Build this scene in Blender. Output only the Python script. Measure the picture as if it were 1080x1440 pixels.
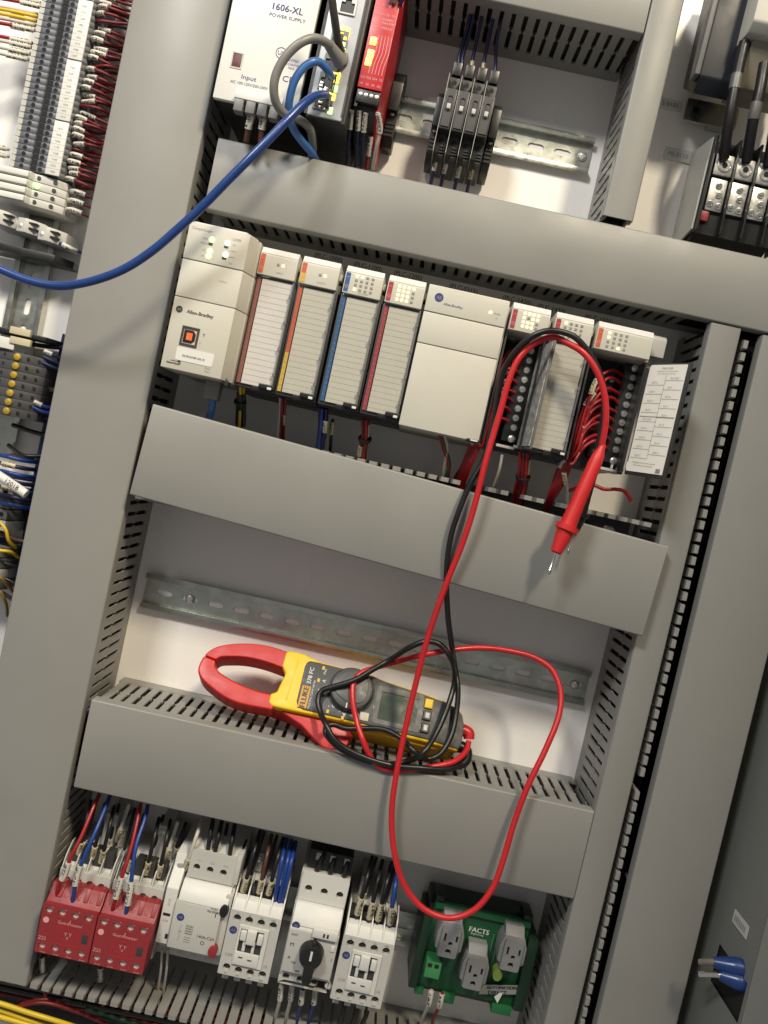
import bpy, bmesh, math, random
import numpy as np
from mathutils import Vector, Matrix

for o in list(bpy.data.objects): bpy.data.objects.remove(o, do_unlink=True)
S = bpy.context.scene
C = S.collection
random.seed(7)
MM = 0.001

# ------------------------------------------------------------------ camera
# panel coordinates in millimetres: u right, v up, w out of the back panel; world x=u, y=-w, z=v
CAM_DIST, F_PX, CX, CY = 750.0, 1150.0, 540.0, 720.0
YAW, PITCH, ROLL = -0.00386536, -0.04566914, 0.21869031
_f = np.array([math.sin(YAW)*math.cos(PITCH), math.cos(YAW)*math.cos(PITCH), math.sin(PITCH)])
_r0 = np.cross(_f, [0, 0, 1.0]); _r0 /= np.linalg.norm(_r0)
_u0 = np.cross(_r0, _f)
_r = _r0*math.cos(ROLL) + _u0*math.sin(ROLL)
_u = -_r0*math.sin(ROLL) + _u0*math.cos(ROLL)
cam = bpy.data.cameras.new('camera')
cam.sensor_fit = 'VERTICAL'; cam.sensor_height = 36.0; cam.sensor_width = 27.0
cam.lens = F_PX/1440*36.0
cam.clip_start = 0.02; cam.clip_end = 50
co = bpy.data.objects.new('camera', cam); C.objects.link(co)
m3 = Matrix(((_r[0], _u[0], -_f[0]), (_r[1], _u[1], -_f[1]), (_r[2], _u[2], -_f[2])))
co.matrix_world = Matrix.Translation((0, -CAM_DIST*MM, 0)) @ m3.to_4x4()
S.camera = co
S.render.resolution_x, S.render.resolution_y = 768, 1024

# ------------------------------------------------------------------ world and lamps
W = bpy.data.worlds.new('World'); S.world = W; W.use_nodes = True
W.node_tree.nodes['Background'].inputs[0].default_value = (0.97, 0.97, 0.97, 1)
W.node_tree.nodes['Background'].inputs[1].default_value = 0.24
def area(name, loc, size, sizey, power, col, target=(0, 0, 0)):
    l = bpy.data.lights.new(name, 'AREA'); l.shape = 'RECTANGLE'; l.size = size; l.size_y = sizey
    l.energy = power; l.color = col
    o = bpy.data.objects.new(name, l); C.objects.link(o)
    p = Vector((loc[0], -loc[2], loc[1]))*MM; t = Vector((target[0], -target[2], target[1]))*MM
    o.location = p; o.rotation_euler = (t-p).to_track_quat('-Z', 'Y').to_euler()
    return o
area('ceiling_lamp_right', (560, 1470, 1350), 0.30, 0.26, 50, (1.0, 0.865, 0.64))
area('ceiling_lamp_left', (-700, 1200, 1290), 0.34, 0.28, 21, (1.0, 0.985, 0.94))
S.view_settings.view_transform = 'Standard'; S.view_settings.look = 'None'
S.view_settings.exposure = 0.0; S.view_settings.gamma = 1.0
S.view_settings.use_curve_mapping = False
S.render.engine = 'CYCLES'
S.cycles.max_bounces = 8; S.cycles.transparent_max_bounces = 12

# ------------------------------------------------------------------ helpers
def P(x, y, w):
    """the point at depth w (mm off the panel) seen at photograph pixel x, y; returns (u, v, w)"""
    d = _r*(x-CX)/F_PX - _u*(y-CY)/F_PX + _f
    t = (CAM_DIST-w)/d[1]
    return (d[0]*t, d[2]*t, w)
def B(p): return Vector((p[0]*MM, -p[2]*MM, p[1]*MM))

_MAT = {}
def M(name, col=None, rough=0.45, metal=0.0, var=0.06, scale=45.0, bump=0.0, bscale=900.0, spec=0.5, emit=None, es=0.0, stain=0.0):
    if name in _MAT: return _MAT[name]
    if metal < 0.5 and not emit and not name.startswith('panel'): col = tuple(c*0.84 for c in col)
    m = bpy.data.materials.new(name); m.use_nodes = True
    nt = m.node_tree; b = nt.nodes['Principled BSDF']; L = nt.links
    b.inputs['Metallic'].default_value = metal
    b.inputs['Specular IOR Level'].default_value = spec
    tc = nt.nodes.new('ShaderNodeTexCoord')
    nz = nt.nodes.new('ShaderNodeTexNoise'); nz.inputs['Scale'].default_value = scale; nz.inputs['Detail'].default_value = 5
    nz.inputs['Roughness'].default_value = 0.6
    L.new(tc.outputs['Object'], nz.inputs['Vector'])
    mr = nt.nodes.new('ShaderNodeMapRange'); mr.inputs[1].default_value = 0.3; mr.inputs[2].default_value = 0.7
    mr.inputs[3].default_value = 1-var; mr.inputs[4].default_value = 1+var
    L.new(nz.outputs['Fac'], mr.inputs[0])
    mx = nt.nodes.new('ShaderNodeMix'); mx.data_type = 'RGBA'; mx.blend_type = 'MULTIPLY'; mx.inputs[0].default_value = 1
    mx.inputs[6].default_value = (*col, 1)
    L.new(mr.outputs[0], mx.inputs[7])
    out = mx.outputs[2]
    if stain:
        n2 = nt.nodes.new('ShaderNodeTexNoise'); n2.inputs['Scale'].default_value = 14; n2.inputs['Detail'].default_value = 8
        L.new(tc.outputs['Object'], n2.inputs['Vector'])
        r2 = nt.nodes.new('ShaderNodeMapRange'); r2.inputs[1].default_value = 0.52; r2.inputs[2].default_value = 0.75
        r2.inputs[3].default_value = 0; r2.inputs[4].default_value = stain
        L.new(n2.outputs['Fac'], r2.inputs[0])
        m2 = nt.nodes.new('ShaderNodeMix'); m2.data_type = 'RGBA'
        L.new(r2.outputs[0], m2.inputs[0]); L.new(out, m2.inputs[6])
        m2.inputs[7].default_value = (col[0]*0.55, col[1]*0.52, col[2]*0.47, 1)
        out = m2.outputs[2]
    L.new(out, b.inputs['Base Color'])
    mr2 = nt.nodes.new('ShaderNodeMapRange'); mr2.inputs[1].default_value = 0.3; mr2.inputs[2].default_value = 0.7
    mr2.inputs[3].default_value = max(rough-0.07, 0.03); mr2.inputs[4].default_value = min(rough+0.09, 1)
    nr = nt.nodes.new('ShaderNodeTexNoise'); nr.inputs['Scale'].default_value = scale*2.3; nr.inputs['Detail'].default_value = 4
    L.new(tc.outputs['Object'], nr.inputs['Vector']); L.new(nr.outputs['Fac'], mr2.inputs[0]); L.new(mr2.outputs[0], b.inputs['Roughness'])
    if bump:
        nb = nt.nodes.new('ShaderNodeTexNoise'); nb.inputs['Scale'].default_value = bscale; nb.inputs['Detail'].default_value = 3
        L.new(tc.outputs['Object'], nb.inputs['Vector'])
        bp = nt.nodes.new('ShaderNodeBump'); bp.inputs['Strength'].default_value = bump; bp.inputs['Distance'].default_value = 0.0004
        L.new(nb.outputs['Fac'], bp.inputs['Height']); L.new(bp.outputs['Normal'], b.inputs['Normal'])
    if emit:
        b.inputs['Emission Color'].default_value = (*emit, 1); b.inputs['Emission Strength'].default_value = es
    _MAT[name] = m
    return m
def M_clear(name, tint=(0.93, 0.94, 0.93), gl=0.10):
    if name in _MAT: return _MAT[name]
    m = bpy.data.materials.new(name); m.use_nodes = True; nt = m.node_tree; nt.nodes.clear()
    o = nt.nodes.new('ShaderNodeOutputMaterial'); t = nt.nodes.new('ShaderNodeBsdfTransparent'); g = nt.nodes.new('ShaderNodeBsdfGlossy')
    t.inputs[0].default_value = (*tint, 1); g.inputs[1].default_value = gl
    lw = nt.nodes.new('ShaderNodeLayerWeight'); lw.inputs[0].default_value = 0.5
    pw = nt.nodes.new('ShaderNodeMath'); pw.operation = 'POWER'; pw.inputs[1].default_value = 4.0; nt.links.new(lw.outputs['Facing'], pw.inputs[0])
    fr = nt.nodes.new('ShaderNodeMath'); fr.operation = 'MULTIPLY_ADD'; fr.inputs[1].default_value = 0.5; fr.inputs[2].default_value = 0.035
    nt.links.new(pw.outputs[0], fr.inputs[0])
    mx = nt.nodes.new('ShaderNodeMixShader')
    nt.links.new(fr.outputs[0], mx.inputs[0]); nt.links.new(t.outputs[0], mx.inputs[1]); nt.links.new(g.outputs[0], mx.inputs[2])
    nt.links.new(mx.outputs[0], o.inputs[0]); _MAT[name] = m
    return m
def M_print(name, col, ink, sc=9.0, thr=0.5):
    """sleeve material: dark printed characters in a band along the sleeve (flat print), by the sleeve's UV"""
    if name in _MAT: return _MAT[name]
    m = M(name, col, 0.5, 0, 0.08)
    nt = m.node_tree; L = nt.links; b = nt.nodes['Principled BSDF']
    uv = nt.nodes.new('ShaderNodeUVMap'); mp = nt.nodes.new('ShaderNodeMapping'); mp.inputs['Scale'].default_value = (sc, 3.2, 1)
    oi = nt.nodes.new('ShaderNodeObjectInfo')
    cb = nt.nodes.new('ShaderNodeCombineXYZ'); L.new(oi.outputs['Random'], cb.inputs[0])
    sm = nt.nodes.new('ShaderNodeVectorMath'); sm.operation = 'SCALE'; sm.inputs[3].default_value = 37; L.new(cb.outputs[0], sm.inputs[0])
    L.new(sm.outputs[0], mp.inputs['Location'])
    L.new(uv.outputs[0], mp.inputs[0])
    nz = nt.nodes.new('ShaderNodeTexNoise'); nz.inputs['Scale'].default_value = 1.6; nz.inputs['Detail'].default_value = 1
    L.new(mp.outputs[0], nz.inputs['Vector'])
    gt = nt.nodes.new('ShaderNodeMath'); gt.operation = 'GREATER_THAN'; gt.inputs[1].default_value = thr; L.new(nz.outputs['Fac'], gt.inputs[0])
    sp = nt.nodes.new('ShaderNodeSeparateXYZ'); L.new(uv.outputs[0], sp.inputs[0])
    fr = nt.nodes.new('ShaderNodeMath'); fr.operation = 'MULTIPLY'; fr.inputs[1].default_value = 3.0; L.new(sp.outputs[1], fr.inputs[0])
    f2 = nt.nodes.new('ShaderNodeMath'); f2.operation = 'FRACT'; L.new(fr.outputs[0], f2.inputs[0])
    cmp_ = nt.nodes.new('ShaderNodeMath'); cmp_.operation = 'COMPARE'; cmp_.inputs[1].default_value = 0.5; cmp_.inputs[2].default_value = 0.28
    L.new(f2.outputs[0], cmp_.inputs[0])
    fx = nt.nodes.new('ShaderNodeMath'); fx.operation = 'COMPARE'; fx.inputs[1].default_value = 0.5; fx.inputs[2].default_value = 0.42
    L.new(sp.outputs[0], fx.inputs[0])
    mu = nt.nodes.new('ShaderNodeMath'); mu.operation = 'MULTIPLY'; L.new(gt.outputs[0], mu.inputs[0]); L.new(cmp_.outputs[0], mu.inputs[1])
    mu2 = nt.nodes.new('ShaderNodeMath'); mu2.operation = 'MULTIPLY'; L.new(mu.outputs[0], mu2.inputs[0]); L.new(fx.outputs[0], mu2.inputs[1])
    src = b.inputs['Base Color'].links[0].from_socket
    mx = nt.nodes.new('ShaderNodeMix'); mx.data_type = 'RGBA'; L.new(mu2.outputs[0], mx.inputs[0]); L.new(src, mx.inputs[6])
    mx.inputs[7].default_value = (*ink, 1); L.new(mx.outputs[2], b.inputs['Base Color'])
    return m

ANCH = {}      # object name -> (u, v, w) of the root it hangs under; None for local-frame roots
def tag(o, label=None, cat=None, group=None, kind=None):
    if label: o['label'] = label
    if cat: o['category'] = cat
    if group: o['group'] = group
    if kind: o['kind'] = kind
    return o
def root(name, label, cat, at, group=None, rot=None, kind=None, matrix=None):
    o = bpy.data.objects.new(name, None); C.objects.link(o); o.empty_display_size = 0.01
    if matrix is not None: o.matrix_world = matrix; ANCH[o.name] = (0, 0, 0)
    else:
        o.location = B(at); ANCH[o.name] = at
        if rot: o.rotation_euler = rot; ANCH[o.name] = (0, 0, 0)
    return tag(o, label, cat, group, kind)

class MB:
    def __init__(s): s.bm = bmesh.new(); s.uv = None
    def _add(s, vs, fs, m, bev=0, seg=2, ang=0.5):
        """vs in (u, v, w) mm"""
        if bev:
            t = bmesh.new(); tv = [t.verts.new((a[0], a[1], a[2])) for a in vs]
            for f in fs:
                try: t.faces.new([tv[i] for i in f])
                except ValueError: pass
            bmesh.ops.recalc_face_normals(t, faces=t.faces[:])
            es = [e for e in t.edges if len(e.link_faces) == 2 and e.calc_face_angle(0) > ang]
            bmesh.ops.bevel(t, geom=es, offset=bev, segments=seg, profile=0.6, affect='EDGES', clamp_overlap=True)
            t.verts.index_update()
            vs = [tuple(v.co) for v in t.verts]; fs = [[v.index for v in f.verts] for f in t.faces]
            t.free()
        nv = [s.bm.verts.new(B(a)) for a in vs]
        out = []
        for f in fs:
            try:
                fc = s.bm.faces.new([nv[i] for i in f]); fc.material_index = m; fc.smooth = True; out.append(fc)
            except ValueError: pass
        return out
    def box(s, u0, u1, v0, v1, w0, w1, m=0, bev=0, seg=2):
        vs = [(u, v, w) for u in (u0, u1) for v in (v0, v1) for w in (w0, w1)]
        s._add(vs, [(0, 1, 3, 2), (4, 6, 7, 5), (0, 4, 5, 1), (2, 3, 7, 6), (0, 2, 6, 4), (1, 5, 7, 3)], m, bev, seg); return s
    def prism(s, pts, plane, a0, a1, m=0, bev=0, seg=2):
        def mk(p, a):
            if plane == 'uv': return (p[0], p[1], a)
            if plane == 'vw': return (a, p[0], p[1])
            return (p[0], a, p[1])          # 'uw'
        n = len(pts); vs = [mk(p, a0) for p in pts] + [mk(p, a1) for p in pts]
        fs = [list(range(n))[::-1], list(range(n, 2*n))] + [(i, (i+1) % n, n+(i+1) % n, n+i) for i in range(n)]
        s._add(vs, fs, m, bev, seg); return s
    def holed(s, outer, holes, plane, a0, a1, m=0, mh=None, back=False):
        """plate with real holes; outer and holes are point loops"""
        def mk(p, a):
            if plane == 'uv': return (p[0], p[1], a)
            if plane == 'vw': return (a, p[0], p[1])
            return (p[0], a, p[1])
        loops = [outer]+list(holes)
        for side in ([a1, a0] if back else [a1]):
            t = bmesh.new(); es = []
            for lp in loops:
                tv = [t.verts.new((p[0], p[1], 0)) for p in lp]
                es += [t.edges.new((tv[i], tv[(i+1) % len(tv)])) for i in range(len(tv))]
            bmesh.ops.triangle_fill(t, use_beauty=True, use_dissolve=False, edges=es, normal=(0, 0, 1))
            t.verts.index_update()
            s._add([mk(v.co, side) for v in t.verts], [[v.index for v in f.verts] for f in t.faces], m); t.free()
        for k, lp in enumerate(loops):
            n = len(lp)
            s._add([mk(p, a0) for p in lp]+[mk(p, a1) for p in lp], [(i, (i+1) % n, n+(i+1) % n, n+i) for i in range(n)],
                   m if (k == 0 or mh is None) else mh)
        return s
    def cyl(s, c, ax, r, h, n=14, m=0, r2=None, bev=0):
        """from base centre c along axis ax ('u','v','w' or vector) by h"""
        a = {'u': (1, 0, 0), 'v': (0, 1, 0), 'w': (0, 0, 1)}.get(ax, ax) if isinstance(ax, str) else ax
        a = np.array(a, float); a /= np.linalg.norm(a)
        b = np.cross(a, (0, 0, 1.0) if abs(a[2]) < 0.8 else (0, 1.0, 0)); b /= np.linalg.norm(b); d = np.cross(a, b)
        c = np.array(c, float); r2 = r if r2 is None else r2
        vs = []
        for cc, rr in ((c, r), (c+a*h, r2)):
            for i in range(n):
                t = 2*math.pi*i/n; vs.append(tuple(cc+rr*(b*math.cos(t)+d*math.sin(t))))
        fs = [list(range(n))[::-1], list(range(n, 2*n))]+[(i, (i+1) % n, n+(i+1) % n, n+i) for i in range(n)]
        s._add(vs, fs, m, bev, 2, 0.9); return s
    def lathe(s, c, ax, prof, n=16, m=0):
        """prof = [(dist along axis, radius), ...]"""
        a = np.array(ax, float); a /= np.linalg.norm(a)
        b = np.cross(a, (0, 0, 1.0) if abs(a[2]) < 0.8 else (0, 1.0, 0)); b /= np.linalg.norm(b); d = np.cross(a, b); c = np.array(c, float)
        vs = []; fs = []
        for (h, r) in prof:
            for i in range(n):
                t = 2*math.pi*i/n; vs.append(tuple(c+a*h+r*(b*math.cos(t)+d*math.sin(t))))
        for k in range(len(prof)-1):
            for i in range(n): fs.append((k*n+i, k*n+(i+1) % n, (k+1)*n+(i+1) % n, (k+1)*n+i))
        fs.append(list(range(n))[::-1]); fs.append([(len(prof)-1)*n+i for i in range(n)])
        s._add(vs, fs, m); return s
    def tube(s, path, r, n=8, m=0, uv=False, rfun=None):
        p = np.array(path, float); k = len(p)
        tan = np.gradient(p, axis=0); tan /= (np.linalg.norm(tan, axis=1)[:, None]+1e-9)
        b = np.cross(tan[0], (0, 0, 1.0) if abs(tan[0][2]) < 0.9 else (0, 1.0, 0)); b /= np.linalg.norm(b)
        vs = []
        for i in range(k):
            b = b-tan[i]*(b@tan[i]); b /= np.linalg.norm(b); d = np.cross(tan[i], b)
            rr = r if rfun is None else rfun(i/(k-1))
            for j in range(n):
                t = 2*math.pi*j/n; vs.append(tuple(p[i]+rr*(b*math.cos(t)+d*math.sin(t))))
        fs = [(i*n+j, i*n+(j+1) % n, (i+1)*n+(j+1) % n, (i+1)*n+j) for i in range(k-1) for j in range(n)]
        fcs = s._add(vs, fs+[list(range(n))[::-1], [(k-1)*n+j for j in range(n)]], m)
        if uv:
            if s.uv is None: s.uv = s.bm.loops.layers.uv.new('UVMap')
            for q, f in enumerate(fcs[:(k-1)*n]):
                i, j = divmod(q, n)
                for lp, (a, c_) in zip(f.loops, ((i, j), (i, j+1), (i+1, j+1), (i+1, j))): lp[s.uv].uv = (a/(k-1), c_/n)
        return s
    def build(s, name, mats, parent=None, label=None, cat=None, group=None, kind=None, sharp=0.7, at=None):
        bm = s.bm
        bmesh.ops.recalc_face_normals(bm, faces=bm.faces[:])
        if parent is not None: a = ANCH.get(parent.name, (0, 0, 0))
        elif at is not None: a = at
        else:
            c = [v.co for v in bm.verts]
            mn = [min(q[i] for q in c) for i in range(3)]; mxx = [max(q[i] for q in c) for i in range(3)]
            a = ((mn[0]+mxx[0])/2/MM, mn[2]/MM, -(mn[1]+mxx[1])/2/MM)
        off = B(a)
        for v in bm.verts: v.co -= off
        me = bpy.data.meshes.new(name); bm.to_mesh(me); bm.free()
        for m in (mats if isinstance(mats, (list, tuple)) else [mats]): me.materials.append(m)
        try: me.set_sharp_from_angle(angle=sharp)
        except Exception: pass
        o = bpy.data.objects.new(name, me); C.objects.link(o)
        if parent is not None: o.parent = parent
        else: o.location = off
        ANCH[o.name] = a
        return tag(o, label, cat, group, kind)

def copy_tree(o, d=(0, 0, 0), parent=None, label=None, group=None):
    c = o.copy(); C.objects.link(c)
    if parent is not None: c.parent = parent
    else: c.location = o.location + B(d)
    a = ANCH.get(o.name, (0, 0, 0)); ANCH[c.name] = (a[0]+d[0], a[1]+d[1], a[2]+d[2])
    if label: c['label'] = label
    if group: c['group'] = group
    for ch in [x for x in o.children]: copy_tree(ch, d, c)
    return c

def smooth(pts, k=8):
    p = np.array(pts, float)
    if len(p) < 3:
        return np.array([p[0]+(p[-1]-p[0])*i/k for i in range(k+1)])
    q = np.vstack([2*p[0]-p[1], p, 2*p[-1]-p[-2]]); out = []
    for i in range(1, len(q)-2):
        p0, p1, p2, p3 = q[i-1], q[i], q[i+1], q[i+2]
        # centripetal Catmull-Rom
        t0 = 0; t1 = t0+np.linalg.norm(p1-p0)**0.5+1e-6; t2 = t1+np.linalg.norm(p2-p1)**0.5+1e-6; t3 = t2+np.linalg.norm(p3-p2)**0.5+1e-6
        for j in range(k):
            t = t1+(t2-t1)*j/k
            A1 = (t1-t)/(t1-t0)*p0+(t-t0)/(t1-t0)*p1; A2 = (t2-t)/(t2-t1)*p1+(t-t1)/(t2-t1)*p2; A3 = (t3-t)/(t3-t2)*p2+(t-t2)/(t3-t2)*p3
            B1 = (t2-t)/(t2-t0)*A1+(t-t0)/(t2-t0)*A2; B2 = (t3-t)/(t3-t1)*A2+(t-t1)/(t3-t1)*A3
            out.append((t2-t)/(t2-t1)*B1+(t-t1)/(t2-t1)*B2)
    out.append(q[-2]); return np.array(out)
def subpath(path, d0, d1):
    seg = np.linalg.norm(np.diff(path, axis=0), axis=1); cum = np.concatenate([[0], np.cumsum(seg)])
    if d0 < 0: d0 += cum[-1]; d1 += cum[-1]
    ds = np.linspace(max(d0, 0), min(d1, cum[-1]), 8)
    return np.array([[np.interp(d, cum, path[:, i]) for i in range(3)] for d in ds])
def wire(name, label, pts, r, mat, group=None, cat='wire', sleeves=(), k=6, n=8, parent=None):
    """one wire; sleeves = [(start mm, end mm, material, radius)] are printed marker sleeves on it"""
    path = smooth(pts, k)
    o = MB().tube(path, r, n).build(name, mat, parent, label, None if parent else cat, group, sharp=1.2)
    for sl in sleeves:
        sp = subpath(path, sl[0], sl[1])
        MB().tube(sp, sl[3] if len(sl) > 3 else r+0.7, 10, uv=True).build('wire_marker', sl[2], o, sharp=1.2)
    return o

_TXT = {}
def textgeo(s):
    if s not in _TXT:
        cu = bpy.data.curves.new('txt', 'FONT'); cu.body = s; cu.size = 1.0; cu.resolution_u = 2
        ob = bpy.data.objects.new('txt', cu); me = ob.to_mesh()
        _TXT[s] = ([tuple(v.co) for v in me.vertices], [list(p.vertices) for p in me.polygons])
        ob.to_mesh_clear(); bpy.data.objects.remove(ob); bpy.data.curves.remove(cu)
    return _TXT[s]
def letters(mb, s, h, u, v, w, rot=0, al='c', m=0, sx=1.0, bold=0):
    vs, fs = textgeo(s)
    if not vs: return
    k = h/0.70; x0 = min(a[0] for a in vs); x1 = max(a[0] for a in vs)
    off = {'c': (x0+x1)/2, 'l': x0, 'r': x1}[al]; c, n = math.cos(rot), math.sin(rot)
    reps = [0] if not bold else [-bold, 0, bold]
    for e, dx in enumerate(reps):
        q = []
        for a in vs:
            x, y = (a[0]-off)*k*sx+dx, a[1]*k-h/2
            q.append((u+x*c-y*n, v+x*n+y*c, w+0.004*e))
        mb._add(q, fs, m)
def lettering(parent, mat, items, name='lettering'):
    mb = MB()
    for it in items: letters(mb, *it[:5], **(it[5] if len(it) > 5 else {}))
    return mb.build(name, mat, parent)
def circ(u, v, r, n=16, ph=0, rv=None): return [(u+r*math.cos(ph+2*math.pi*i/n), v+(rv or r)*math.sin(ph+2*math.pi*i/n)) for i in range(n)]
def stadium(u, v, L, h, n=5):
    r = h/2; a = L/2-r
    return [(u+a+r*math.cos(t), v+r*math.sin(t)) for t in np.linspace(-math.pi/2, math.pi/2, n)] + \
           [(u-a+r*math.cos(t), v+r*math.sin(t)) for t in np.linspace(math.pi/2, 3*math.pi/2, n)]
def rrect(u0, u1, v0, v1, r, n=4):
    o = []
    for cu, cv, t0 in ((u1-r, v1-r, 0), (u0+r, v1-r, 90), (u0+r, v0+r, 180), (u1-r, v0+r, 270)):
        for i in range(n+1):
            t = math.radians(t0+90*i/n); o.append((cu+r*math.cos(t), cv+r*math.sin(t)))
    return o

# ------------------------------------------------------------------ materials
duct = M('duct_grey_pvc', (0.295, 0.29, 0.27), 0.42, var=0.035, scale=9, bump=0.10, bscale=1400, stain=0.10)
fing = M('duct_finger_pvc', (0.30, 0.295, 0.275), 0.45, var=0.04, scale=30)
paint = M('panel_white_enamel', (0.90, 0.87, 0.83), 0.30, var=0.03, scale=6, bump=0.25, bscale=350)
steel = M('galvanised_steel', (0.53, 0.54, 0.48), 0.32, 1.0, var=0.16, scale=60, bump=0.08)
screwm = M('zinc_screw', (0.72, 0.70, 0.65), 0.38, 0.75, var=0.2, scale=200)
chrome = M('bright_metal', (0.75, 0.74, 0.70), 0.15, 1.0, var=0.08)
alu = M('lug_aluminium', (0.48, 0.475, 0.455), 0.34, 0.95, var=0.14, scale=120)
beige = M('module_beige', (0.60, 0.575, 0.49), 0.48, var=0.03, scale=20, bump=0.06)
beige2 = M('module_light_beige', (0.66, 0.635, 0.55), 0.45, var=0.03, scale=20, bump=0.06)
card = M('label_card', (0.60, 0.575, 0.50), 0.55, var=0.04, scale=40)
cardw = M('label_card_white', (0.74, 0.705, 0.67), 0.55, var=0.03, scale=40)
white = M('white_plastic', (0.78, 0.77, 0.73), 0.42, var=0.03, scale=25)
lgrey = M('light_grey_plastic', (0.55, 0.535, 0.50), 0.45, var=0.04, scale=25)
lgrey2 = M('contactor_grey', (0.62, 0.61, 0.57), 0.42, var=0.04, scale=25, bump=0.05)
mgrey = M('mid_grey_plastic', (0.17, 0.17, 0.17), 0.45, var=0.06, scale=30)
dgrey = M('dark_grey_plastic', (0.045, 0.045, 0.045), 0.45, var=0.1, scale=30, bump=0.08)
tgrey = M('terminal_grey_blue', (0.13, 0.14, 0.165), 0.45, var=0.08, scale=60)
black = M('black_plastic', (0.014, 0.014, 0.014), 0.38, var=0.15, scale=40)
blackm = M('black_matt', (0.008, 0.008, 0.008), 0.8, var=0.1)
rubber = M('black_lead_rubber', (0.012, 0.012, 0.012), 0.36, var=0.2, scale=30)
redlead = M('red_lead_silicone', (0.62, 0.020, 0.026), 0.34, var=0.06, scale=30)
redprobe = M('red_probe_rubber', (0.66, 0.022, 0.024), 0.42, var=0.06, scale=40, bump=0.06)
redjaw = M('red_jaw_plastic', (0.62, 0.012, 0.010), 0.42, var=0.05, scale=40, bump=0.05)
yellow = M('yellow_overmould', (0.98, 0.64, 0.015), 0.45, var=0.04, scale=40, bump=0.08)
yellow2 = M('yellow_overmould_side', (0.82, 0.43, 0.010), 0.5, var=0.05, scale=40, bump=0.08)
metg = M('meter_grey', (0.055, 0.057, 0.06), 0.46, var=0.08, scale=60, bump=0.10)
metd = M('meter_dial_grey', (0.075, 0.077, 0.078), 0.42, var=0.08, scale=60, bump=0.06)
lcd = M('lcd_glass', (0.075, 0.095, 0.075), 0.10, var=0.05, scale=30)
redrel = M('red_relay_plastic', (0.55, 0.02, 0.03), 0.38, var=0.05, scale=30)
redcon = M('red_contact_block', (0.31, 0.028, 0.034), 0.45, var=0.06, scale=40, bump=0.06)
pcbg = M('green_board', (0.010, 0.095, 0.032), 0.40, var=0.2, scale=90)
pcbl = M('green_connector', (0.06, 0.30, 0.10), 0.45, var=0.06)
outl = M('outlet_grey', (0.25, 0.25, 0.255), 0.45, var=0.04, scale=30, bump=0.05)
wred = M('wire_red', (0.33, 0.010, 0.014), 0.36, var=0.08, scale=60)
wdred = M('wire_dark_red', (0.17, 0.012, 0.014), 0.42, var=0.12, scale=60)
wblue = M('wire_blue', (0.012, 0.05, 0.26), 0.38, var=0.08, scale=60)
wdblue = M('wire_dark_blue', (0.012, 0.018, 0.075), 0.40, var=0.08, scale=60)
wblack = M('wire_black', (0.012, 0.011, 0.012), 0.4, var=0.12, scale=60)
wwhite = M('wire_white', (0.58, 0.54, 0.47), 0.45, var=0.06, scale=60)
wgrn = M('wire_green', (0.01, 0.10, 0.04), 0.4, var=0.06)
wyel = M('wire_yellow', (0.72, 0.50, 0.02), 0.38, var=0.06, scale=60)
wbrn = M('wire_brown', (0.10, 0.04, 0.025), 0.42, var=0.1)
ethb = M('ethernet_blue_jacket', (0.014, 0.052, 0.225), 0.30, var=0.06, scale=40)
ethl = M('ethernet_light_blue', (0.06, 0.18, 0.50), 0.32, var=0.06, scale=40)
ethg = M('ethernet_grey_jacket', (0.24, 0.235, 0.22), 0.40, var=0.06, scale=40)
swb = M('switch_front_metal', (0.50, 0.52, 0.56), 0.40, 0.1, var=0.04, scale=30)
navy = M('dark_navy_case', (0.010, 0.014, 0.022), 0.45, var=0.15, scale=20)
inkd = M('ink_dark', (0.03, 0.03, 0.032), 0.6, var=0.1)
inkl = M('ink_rule', (0.50, 0.47, 0.41), 0.6, var=0.1)
inkg = M('ink_grey', (0.30, 0.29, 0.26), 0.6, var=0.1)
inkb = M('ink_blue', (0.035, 0.045, 0.22), 0.6, var=0.1)
inkw = M('ink_white', (0.80, 0.79, 0.76), 0.5, var=0.05)
inkp = M('ink_pink', (0.80, 0.42, 0.42), 0.5, var=0.05)
inky = M('ink_yellow', (0.75, 0.50, 0.10), 0.5, var=0.05)
inko = M('print_orange', (0.72, 0.36, 0.02), 0.5, var=0.05)
orng = M('strip_orange', (0.62, 0.12, 0.045), 0.45, var=0.05)
brnr = M('strip_shaded_red', (0.34, 0.11, 0.085), 0.45, var=0.08)  # orange-red strip dulled for the shade behind the door
syel = M('strip_yellow', (0.68, 0.46, 0.05), 0.45, var=0.05)
sblu = M('strip_blue', (0.030, 0.12, 0.31), 0.42, var=0.06)
spnk = M('strip_red', (0.42, 0.045, 0.06), 0.42, var=0.06)
lens = M('red_lens', (0.10, 0.006, 0.008), 0.2, var=0.05)
clear = M_clear('clear_plastic', (0.985, 0.985, 0.98))
clear2 = M_clear('clear_plastic_smoked', (0.93, 0.93, 0.92), 0.12)
lgn = M('led_green', (0.3, 0.8, 0.2), 0.3, emit=(0.42, 1.0, 0.25), es=2.6)
lgnw = M('led_pale_green', (0.6, 0.8, 0.5), 0.3, emit=(0.75, 1.0, 0.55), es=2.2)
lam = M('led_amber', (0.9, 0.6, 0.1), 0.3, emit=(1.0, 0.62, 0.08), es=2.4)
lyw = M('led_warm_white', (0.9, 0.8, 0.4), 0.3, emit=(1.0, 0.86, 0.38), es=1.5)
lorg = M('usb_orange_glow', (0.75, 0.13, 0.03), 0.4, emit=(1.0, 0.16, 0.03), es=0.15)  # faint glow put into the port tongue, which is no lamp
usbw = M('usb_cream', (0.70, 0.52, 0.40), 0.5)
slv = M_print('marker_sleeve_white', (0.70, 0.67, 0.59), (0.06, 0.055, 0.05))
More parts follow.
